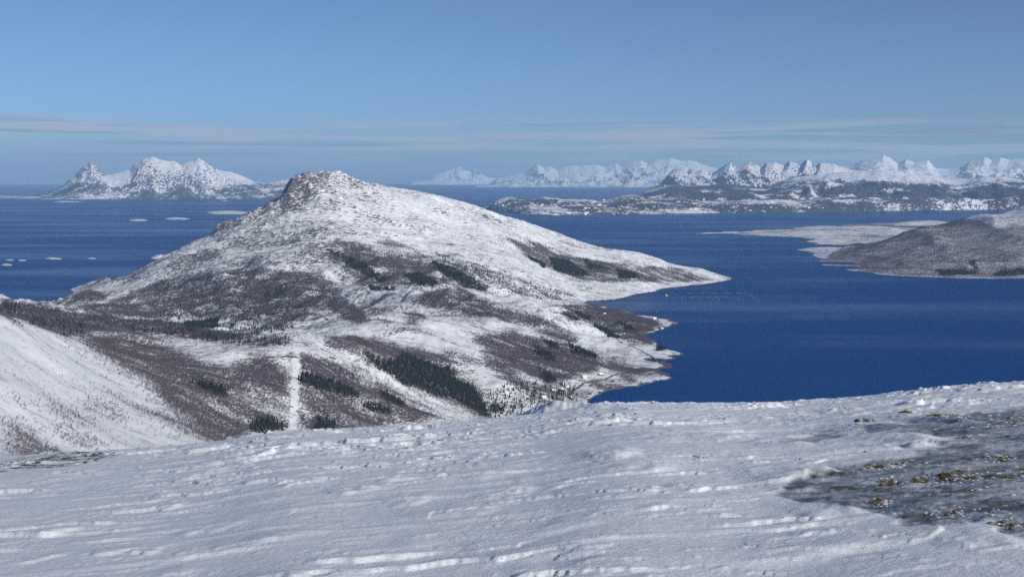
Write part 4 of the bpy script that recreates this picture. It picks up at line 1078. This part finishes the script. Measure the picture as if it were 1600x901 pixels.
# ------------------------------------------------------------------ houses by the shore
M['red_wall'] = plain('red_painted_boards', (0.26, 0.045, 0.035), 0.7); M['white_wall'] = plain('white_painted_boards', (0.72, 0.72, 0.70), 0.7)
M['brown_wall'] = plain('brown_boards', (0.13, 0.085, 0.06), 0.75); M['yellow_wall'] = plain('ochre_boards', (0.48, 0.36, 0.16), 0.7)
M['roof_snow'] = plain('roof_snow', (0.80, 0.82, 0.86), 0.7, var=.04); M['roof_dark'] = plain('dark_roofing', (0.07, 0.065, 0.07), 0.6)
M['glass'] = plain('window_glass', (0.03, 0.04, 0.05), 0.1, 0.5); M['brick'] = plain('chimney_brick', (0.22, 0.1, 0.07), 0.8)
M['frame'] = plain('white_trim', (0.75, 0.75, 0.74), 0.6)
def house(px, py, rz, L, Wd, Hw, wall, roof, label, kind='house'):
    x, y, z = ground(px, py)
    o = empty(kind, (x, y, z), rz); L, Wd, Hw = L * .85, Wd * .85, Hw * .85; tag(o, label, 'house' if kind == 'house' else 'boathouse', 'houses along the shore')
    hr = Wd * .42
    m = MB(); m.box(-L / 2, L / 2, -Wd / 2, Wd / 2, -3, Hw)
    for sx in (-1, 1):
        q = [(sx * L / 2, -Wd / 2, Hw), (sx * L / 2, Wd / 2, Hw), (sx * L / 2, 0, Hw + hr)]
        m.poly(q if sx > 0 else q[::-1])
    link('wall', m.mesh('wall'), M[wall], o)
    m = MB(); e = .5
    for sy in (-1, 1):
        a = (sy * (Wd / 2 + e), Hw - e * .84); t = .3
        for dz0 in (0,):
            p = [(-L / 2 - e, a[0], a[1]), (L / 2 + e, a[0], a[1]), (L / 2 + e, 0, Hw + hr), (-L / 2 - e, 0, Hw + hr)]
            b = len(m.v); m.v += [(u, v, w + .05) for u, v, w in p] + [(u, v, w + .05 + t) for u, v, w in p]
            m.f += [tuple(b + i for i in q) for q in ((0, 3, 2, 1), (4, 5, 6, 7), (0, 1, 5, 4), (1, 2, 6, 5), (2, 3, 7, 6), (3, 0, 4, 7))]
    rf = link('roof', m.mesh('roof'), M[roof], o)
    if kind == 'house':
        link('chimney', MB().box(L * .15, L * .15 + .8, -.4, .4, Hw + hr - .6, Hw + hr + 1.3).mesh('chimney'), M['brick'], rf)
    for sx in (-.3, .28):
        w = link('window', MB().box(L * sx - .75, L * sx + .75, -Wd / 2 - .08, -Wd / 2 + .02, 1.1, 2.4).mesh('window'), M['frame'], o)
        link('pane', MB().box(L * sx - .6, L * sx + .6, -Wd / 2 - .11, -Wd / 2 - .05, 1.25, 2.25).mesh('pane'), M['glass'], w)
    link('door', MB().box(-.55, .55, -Wd / 2 - .09, -Wd / 2 + .02, 0, 2.1).mesh('door'), M['brown_wall'], o)
for a in ((939, 586.5, .5, 15, 9, 5, 'red_wall', 'roof_snow', 'large dark red farmhouse above the bend of the shore road'),
          (887, 606.5, .2, 12, 8, 4.5, 'red_wall', 'roof_snow', 'small red house uphill from where the shore road meets the snow brow'),
          (879, 610.5, -.3, 12, 8, 4.2, 'red_wall', 'roof_snow', 'leftmost red house of the pair left of the shore road'),
          (914, 591, .1, 13, 9, 5.5, 'white_wall', 'roof_snow', 'white house above the shore road left of the big red farmhouse'),
          (924, 603.5, .4, 10, 7, 4, 'brown_wall', 'roof_dark', 'brown house below the shore road beside the birch grove'),
          (957, 597, .2, 12, 7, 4, 'brown_wall', 'roof_dark', 'long brown house between the two shore birch groves'),
          (954, 607, -.2, 9, 6, 3.2, 'brown_wall', 'roof_dark', 'brown shed at the water edge right of the grove'),
          (921, 616, 0.1, 9, 6, 3.2, 'red_wall', 'roof_dark', 'red boathouse on the beach nearest the snow brow', 'boathouse'),
          (949, 494.5, .3, 14, 9, 5.5, 'red_wall', 'roof_dark', 'dark red house in the clearing of the wooded headland'),
          (945, 491.5, .0, 11, 8, 4.5, 'red_wall', 'roof_snow', 'red house left of the clearing on the wooded headland'),
          (1023, 498.5, .2, 16, 11, 5, 'white_wall', 'roof_snow', 'white house at the tip of the wooded headland'),
          (1034.5, 514.5, .2, 11, 8, 4, 'red_wall', 'roof_snow', 'red boathouse on the second point below the headland', 'boathouse'),
          (865, 612, .1, 11, 8, 4.5, 'yellow_wall', 'roof_snow', 'ochre house at the foot of the spruces left of the road'),
          (850, 622, .2, 12, 8, 4.5, 'white_wall', 'roof_snow', 'white house closest to the brow of the foreground snow')):
    house(*a)

# ------------------------------------------------------------------ fish farm
M['float'] = plain('black_float', (0.05, 0.05, 0.055), 0.5); M['net'] = plain('bird_net', (0.13, 0.17, 0.21), 0.8)
M['buoy'] = plain('white_buoy', (0.75, 0.74, 0.68), 0.5); M['hull'] = plain('hull_paint', (0.16, 0.10, 0.08), 0.5)
def ring(mb, R_, r, z, n=28):
    b = len(mb.v)
    for i in range(n):
        a = 6.2832 * i / n
        for k in range(4):
            c = 6.2832 * k / 4 + .785
            mb.v.append(((R_ + r * math.cos(c)) * math.cos(a), (R_ + r * math.cos(c)) * math.sin(a), z + r * math.sin(c)))
    for i in range(n):
        for k in range(4):
            mb.f.append((b + i * 4 + k, b + ((i + 1) % n) * 4 + k, b + ((i + 1) % n) * 4 + (k + 1) % 4, b + i * 4 + (k + 1) % 4))
def fish_farm():
    m = MB(); ring(m, 21, .9, .35); fl = m.mesh('float_ring')
    m = MB(); ring(m, 21, .22, 2.2)
    for i in range(14):
        a = 6.2832 * i / 14; m.cone((21 * math.cos(a), 21 * math.sin(a), .5), (21 * math.cos(a), 21 * math.sin(a), 2.2), .14, .14, 4)
    rl = m.mesh('hand_rail')
    m = MB(); n = 28
    b = 0; m.v = [(0, 0, 3.4)] + [(20.6 * math.cos(6.2832 * i / n), 20.6 * math.sin(6.2832 * i / n), 2.0) for i in range(n)]
    m.f = [(0, 1 + i, 1 + (i + 1) % n) for i in range(n)]
    nt = m.mesh('bird_net')
    fl.materials.append(M['float']); rl.materials.append(M['float']); nt.materials.append(M['net'])
    spots = [(1078, 458.6), (1097, 458.4), (1116, 458.3), (1136, 458.6), (1155, 458.8), (1080, 465.2), (1106, 465.4), (1133, 465.6)]
    names = ['far row, nearest the barge', 'second of the far row', 'middle of the far row', 'fourth of the far row', 'far row, outermost', 'near row, nearest the barge', 'middle of the near row', 'near row, outermost']
    for (a, c), nm in zip(spots, names):
        x, y, _ = SEA(a, c)
        o = empty('fish_cage', (float(x), float(y), 0)); tag(o, 'round netted fish cage off the long point, ' + nm, 'fish cage', 'fish farm cages')
        link('float_ring', fl, None, o); link('hand_rail', rl, None, o); link('bird_net', nt, None, o)
    m = MB(); m.cone((0, 0, -.8), (0, 0, .9), .9, 1.5, 10); m.cone((0, 0, .9), (0, 0, 1.9), 1.5, .5, 10); m.cone((0, 0, 1.9), (0, 0, 2.6), .2, .15, 6)
    bm = m.mesh('buoy', True); bm.materials.append(M['buoy'])
    for i, (a, c, nm) in enumerate(((1066, 468, 'first of the near line, by the barge'), (1095, 468.2, 'second of the near line'), (1124, 468, 'third of the near line'), (1154, 468, 'fourth of the near line'), (1183.5, 468, 'outermost of the near line'),
                                    (1179, 465.8, 'lowest of the slanting line'), (1175.5, 463.3, 'second of the slanting line'), (1174, 460.5, 'third of the slanting line'), (1169, 458.4, 'fourth of the slanting line'), (1165, 456.6, 'topmost of the slanting line'), (1050, 456.5, 'single one behind the barge'), (1118, 463.4, 'single one amid the cages'))):
        x, y, _ = SEA(a, c)
        o = bpy.data.objects.new('mooring_buoy', bm); COL.objects.link(o); o.location = (float(x), float(y), 0); o.rotation_euler = (.05, .08, i)
        tag(o, 'small white mooring buoy of the fish farm, ' + nm, 'buoy', 'mooring buoys')
    x, y, _ = SEA(1043, 462.5)
    o = empty('feed_barge', (float(x), float(y), 0), -.15); tag(o, 'feed barge with white wheelhouse moored left of the fish cages', 'barge')
    m = MB(); pts = [(-11, -4.2), (8, -4.2), (12, 0), (8, 4.2), (-11, 4.2)]
    b = 0; m.v = [(u * .94, v * .9, -.8) for u, v in pts] + [(u, v, 1.8) for u, v in pts]
    m.f = [tuple(range(5))[::-1], tuple(range(5, 10))] + [(i, (i + 1) % 5, 5 + (i + 1) % 5, 5 + i) for i in range(5)]
    link('hull', m.mesh('hull'), M['hull'], o)
    h = link('wheelhouse', MB().box(-9.5, -1.5, -3.2, 3.2, 1.8, 6.6).box(-8.5, -4.5, -2.2, 2.2, 6.6, 8.8).mesh('wheelhouse'), M['buoy'], o)
    for u in (-8, -5.5, -3): link('window', MB().box(u - .7, u + .7, -3.26, -3.18, 4.4, 5.6).mesh('window'), M['glass'], h)
    link('mast', MB().cone((-6.5, 0, 8.8), (-6.5, 0, 13), .18, .08, 6).mesh('mast'), M['float'], o)
    link('crane', MB().cone((4, 0, 1.8), (4, 0, 5.5), .3, .25, 6).cone((4, 0, 5.5), (8.5, 1, 7.2), .22, .12, 6).mesh('crane'), M['yellow_wall'], o)
    link('silo', MB().cone((1, 0, 1.8), (1, 0, 5.2), 1.3, 1.3, 10).cone((1, 0, 5.2), (1, 0, 6.1), 1.3, .3, 10).mesh('silo'), M['buoy'], o)
fish_farm()

# ------------------------------------------------------------------ far town: one mass of small buildings on the opposite shore
def far_town():
    town = bpy.data.objects['town_shore'].data
    n = len(town.vertices); co = np.empty(n * 3, np.float32); town.vertices.foreach_get('co', co); co = co.reshape(-1, 3)
    px, py = PROJ(co[:, 0], co[:, 1], co[:, 2])
    ok = (co[:, 2] > 4) & (co[:, 2] < 330) & (py > 307) & (px > 770) & (px < 1640)
    w = np.where(ok, np.exp(-((px - 930) / 90) ** 2) + .5 * np.exp(-((px - 1130) / 140) ** 2) + .10 * np.exp(-((px - 1450) / 160) ** 2) + .10, 0)
    w = w * sstep(-.3, .5, fbm(co[:, 0] / 500, co[:, 1] / 300, 3, .5, 501)) * (1 - sstep(120, 300, co[:, 2]))
    idx = rng.choice(n, 1100, p=w / w.sum())
    groups = {}
    for i in idx:
        x, y, z = co[i] + np.array([rng.normal(0, 25), rng.normal(0, 20), 0])
        z = float(co[i, 2]) - 6
        big = rng.uniform() < .1
        L, Wd, Hh = (rng.uniform(30, 75), rng.uniform(16, 30), rng.uniform(14, 26)) if big else (rng.uniform(10, 22), rng.uniform(8, 12), rng.uniform(9, 14))
        k = rng.choice(['white_wall', 'red_wall', 'brown_wall', 'yellow_wall'], p=[.35, .1, .45, .1])
        g = groups.setdefault(k, MB()); g.box(x - L / 2, x + L / 2, y - Wd / 2, y + Wd / 2, z, z + Hh)
        r = groups.setdefault('roof_snow', MB())
        b = len(r.v); zt = z + Hh + .3
        r.v += [(x - L / 2, y - Wd / 2, zt), (x + L / 2, y - Wd / 2, zt), (x + L / 2, y + Wd / 2, zt), (x - L / 2, y + Wd / 2, zt), (x - L / 2, y, zt + Wd * .3), (x + L / 2, y, zt + Wd * .3)]
        r.f += [(b, b + 1, b + 5, b + 4), (b + 2, b + 3, b + 4, b + 5), (b + 1, b + 2, b + 5), (b + 3, b, b + 4)]
    v, f, mi, mats = [], [], [], []
    for q, (k, g) in enumerate(groups.items()):
        b = len(v); v += g.v; f += [tuple(i + b for i in p) for p in g.f]; mi += [q] * len(g.f); mats.append(M[k])
    me = bpy.data.meshes.new('far_town'); me.from_pydata(v, [], f)
    for m in mats: me.materials.append(m)
    me.polygons.foreach_set('material_index', mi); me.update()
    tag(link('far_town', me), 'scatter of tiny town buildings along the far shore', kind='stuff')
far_town()

# ------------------------------------------------------------------ bare patch at the right: tussocks, stones, rime
M['heather'] = plain('heather_mat', (0.075, 0.055, 0.035), 0.9, .1, var=.4, scale=30.0)
M['straw'] = plain('dry_grass', (0.17, 0.13, 0.068), 0.8, .1, var=.35, scale=20.0)
M['rime'] = plain('rime_crust', (0.46, 0.475, 0.51), 0.9, .05, var=.08, scale=12.0)
M['stone'] = plain('grey_stone', (0.14, 0.135, 0.14), 0.8, .3, var=.35, scale=9.0)
def fg_ground(px, py):
    x, y = fg_at(px, py)
    X, Y = np.array([[x]]), np.array([[y]])
    ice, _, _, _ = fg_ice(X, Y)
    return x, y, float(h_fg(X, Y, ice)[0, 0])
def lump(seed, rx, ry, rz, rough=.3, n=10, m=6):
    r = np.random.default_rng(seed)
    v, f = [], []
    ph = r.uniform(0, 6.28, 6)
    for j in range(m + 1):
        t = math.pi * .5 * j / m
        for i in range(n):
            a = 6.2832 * i / n
            k = 1 + rough * (.5 * math.sin(2 * a + ph[0]) + .4 * math.sin(3 * a + ph[1] + j) + .35 * r.normal())
            v.append((rx * k * math.cos(a) * math.cos(t * .97), ry * k * math.sin(a) * math.cos(t * .97), rz * (math.sin(t) * (1 + rough * .5 * r.normal() * (j > 0)) - .25)))
    for j in range(m):
        for i in range(n): f.append((j * n + i, j * n + (i + 1) % n, (j + 1) * n + (i + 1) % n, (j + 1) * n + i))
    f.append(tuple(range(m * n, m * n + n)))
    return v, f
def lump_mesh(name, *a, **k):
    v, f = lump(*a, **k); me = bpy.data.meshes.new(name); me.from_pydata(v, [], f); me.update()
    me.polygons.foreach_set('use_smooth', [True] * len(me.polygons)); return me
def grass_mesh(seed, n=90):
    r = random.Random(seed); m = MB()
    for i in range(n):
        a = r.uniform(0, 6.28); q = r.uniform(0, 1) ** .6; x, y = q * math.cos(a), q * math.sin(a) * .8
        h = r.uniform(.25, .75); b = r.uniform(0, 6.28); w = .035
        e = (x + .5 * h * math.cos(b) + .35 * h, y + .5 * h * math.sin(b), .45 * (1 - q * q) + h)
        m.poly(((x - w * math.sin(b), y + w * math.cos(b), .2 * (1 - q * q)), (x + w * math.sin(b), y - w * math.cos(b), .2 * (1 - q * q)), e))
    return m.mesh('grass_blades')
TUS = [lump_mesh('mound', i, 1, .8, .55, rough=.28) for i in range(4)]; GRS = [grass_mesh(i) for i in range(4)]; RIM = [lump_mesh('rime_cap', 40 + i, .5, .42, .3, rough=.35) for i in range(3)]
for me in TUS: me.materials.append(M['heather'])
for me in GRS: me.materials.append(M['straw'])
for me in RIM: me.materials.append(M['rime'])
CLUST = [(1369, 726, 5, 18, 'the upper left clump beside the big snow drift'), (1402, 722, 4, 12, 'the clump just right of the big snow drift foot'), (1400, 752, 6, 26, 'the left end of the long middle row'), (1450, 748, 8, 28, 'the middle of the long middle row'), (1500, 740, 7, 26, 'the right end of the long middle row'),
         (1534, 729, 4, 14, 'the short row above the middle row'), (1575, 712, 4, 16, 'the topmost clump near the right edge'), (1588, 742, 5, 16, 'the clump at the right edge level with the middle row'), (1478, 652, 4, 16, 'the brow of the slope above the long drift'), (1424, 648, 3, 14, 'the left brow clump above the long drift'),
         (1566, 659, 6, 26, 'the dark brow band near the right edge'), (1378, 782, 2, 9, 'the lone low clump above the big clod'), (1497, 799, 4, 18, 'the bare ice under the middle row'), (1570, 818, 5, 20, 'the dark ground at the lower right corner'), (1500, 684, 3, 10, 'the end of the long drift'), (1360, 657, 2, 12, 'the far left brow patch')]
def tussocks():
    r = random.Random(5)
    for cx, cy, n, sp, where in CLUST:
        for i in range(n):
            px = cx + r.uniform(-sp, sp); py = cy + r.uniform(-.22, .22) * sp - (px - cx) * .12
            x, y, z = fg_ground(px, py)
            s = r.uniform(5, 11) * y / FPX
            o = empty('heather_tussock', (x, y, z - .15 * s), r.uniform(0, 6.28)); o.scale = (s * r.uniform(1, 1.7), s, s * r.uniform(.55, .9))
            tag(o, 'brown grassy tussock in ' + where, 'tussock', 'tussocks in ' + where)
            link('mound', TUS[r.randrange(4)], None, o); link('grass_blades', GRS[r.randrange(4)], None, o)
            if r.random() < .6:
                c = link('rime_cap', RIM[r.randrange(3)], None, o); c.location = (r.uniform(-.5, .3), r.uniform(-.4, .2), .32)
    # crumbs of rime ice, far too many to count
    V, F = [], []
    for k in range(900):
        if r.random() < .8:
            cx, cy, n, sp, _ = CLUST[r.randrange(len(CLUST))]; px, py = cx + r.gauss(0, sp * 1.3), cy + r.gauss(0, sp * .3)
        else: px, py = r.uniform(1340, 1600), r.uniform(650, 830)
        if not any(in_poly(np.array([px]), np.array([py]), p)[0] for p in ICE): continue
        x, y = fg_at(px, py); z = float(fg_base(np.array([x]), np.array([y]))[0])
        V.append((x, y, z, r.uniform(1.0, 3.8) * y / FPX, r.randrange(8)))
    A = np.array(V)
    ice, _, _, _ = fg_ice(A[:, 0][None], A[:, 1][None])
    A[:, 2] = h_fg(A[:, 0][None].copy(), A[:, 1][None].copy(), ice)[0]
    shp = [lump(60 + i, 1.2, .9, .45, rough=.4, n=7, m=3) for i in range(8)]
    v, f = [], []
    for x, y, z, s, k in A:
        a, q = shp[int(k)]; b = len(v)
        v += [(x + s * c[0], y + s * c[1], z + s * c[2]) for c in a]; f += [tuple(i + b for i in p) for p in q]
    me = bpy.data.meshes.new('rime_crumbs'); me.from_pydata(v, [], f); me.update()
    tag(link('rime_crumbs', me, M['rime']), 'white crumbs of rime ice strewn over the bare patch', kind='stuff')
    for i, (px, py, sz, lab) in enumerate(((1582, 826, 7, 'grey stone half sunk in snow at the lower right corner'), (1548, 820, 6, 'dark stone left of the lower right corner clump'), (1352, 706, 4, 'small dark stone at the foot of the long drift'), (1325, 702, 3.5, 'small dark stone lying alone left of the long drift'))):
        x, y, z = fg_ground(px, py); s = sz * y / FPX
        o = link('stone', lump_mesh('stone', 80 + i, 1, .8, .7, rough=.22, n=12, m=6), M['stone']); o.location = (x, y, z); o.scale = (s, s, s)
        tag(o, lab, 'stone', 'stones on the snow')
tussocks()

# ------------------------------------------------------------------ haze
def build_haze():
    m = bpy.data.materials.new('haze'); m.use_nodes = True
    n, l = m.node_tree.nodes, m.node_tree.links
    n.clear()
    out = n.new('ShaderNodeOutputMaterial'); v = n.new('ShaderNodeVolumePrincipled')
    v.inputs['Color'].default_value = (0.46, 0.71, 1.0, 1); v.inputs['Density'].default_value = 1.5e-5
    v.inputs['Anisotropy'].default_value = 0.0
    l.new(v.outputs[0], out.inputs['Volume'])
    mb = MB().box(-96000, 96000, -96000, 96000, -30, 1740)
    tag(link('haze', mb.mesh('haze'), m), 'thin blue haze lying over the sea', kind='stuff')
build_haze()
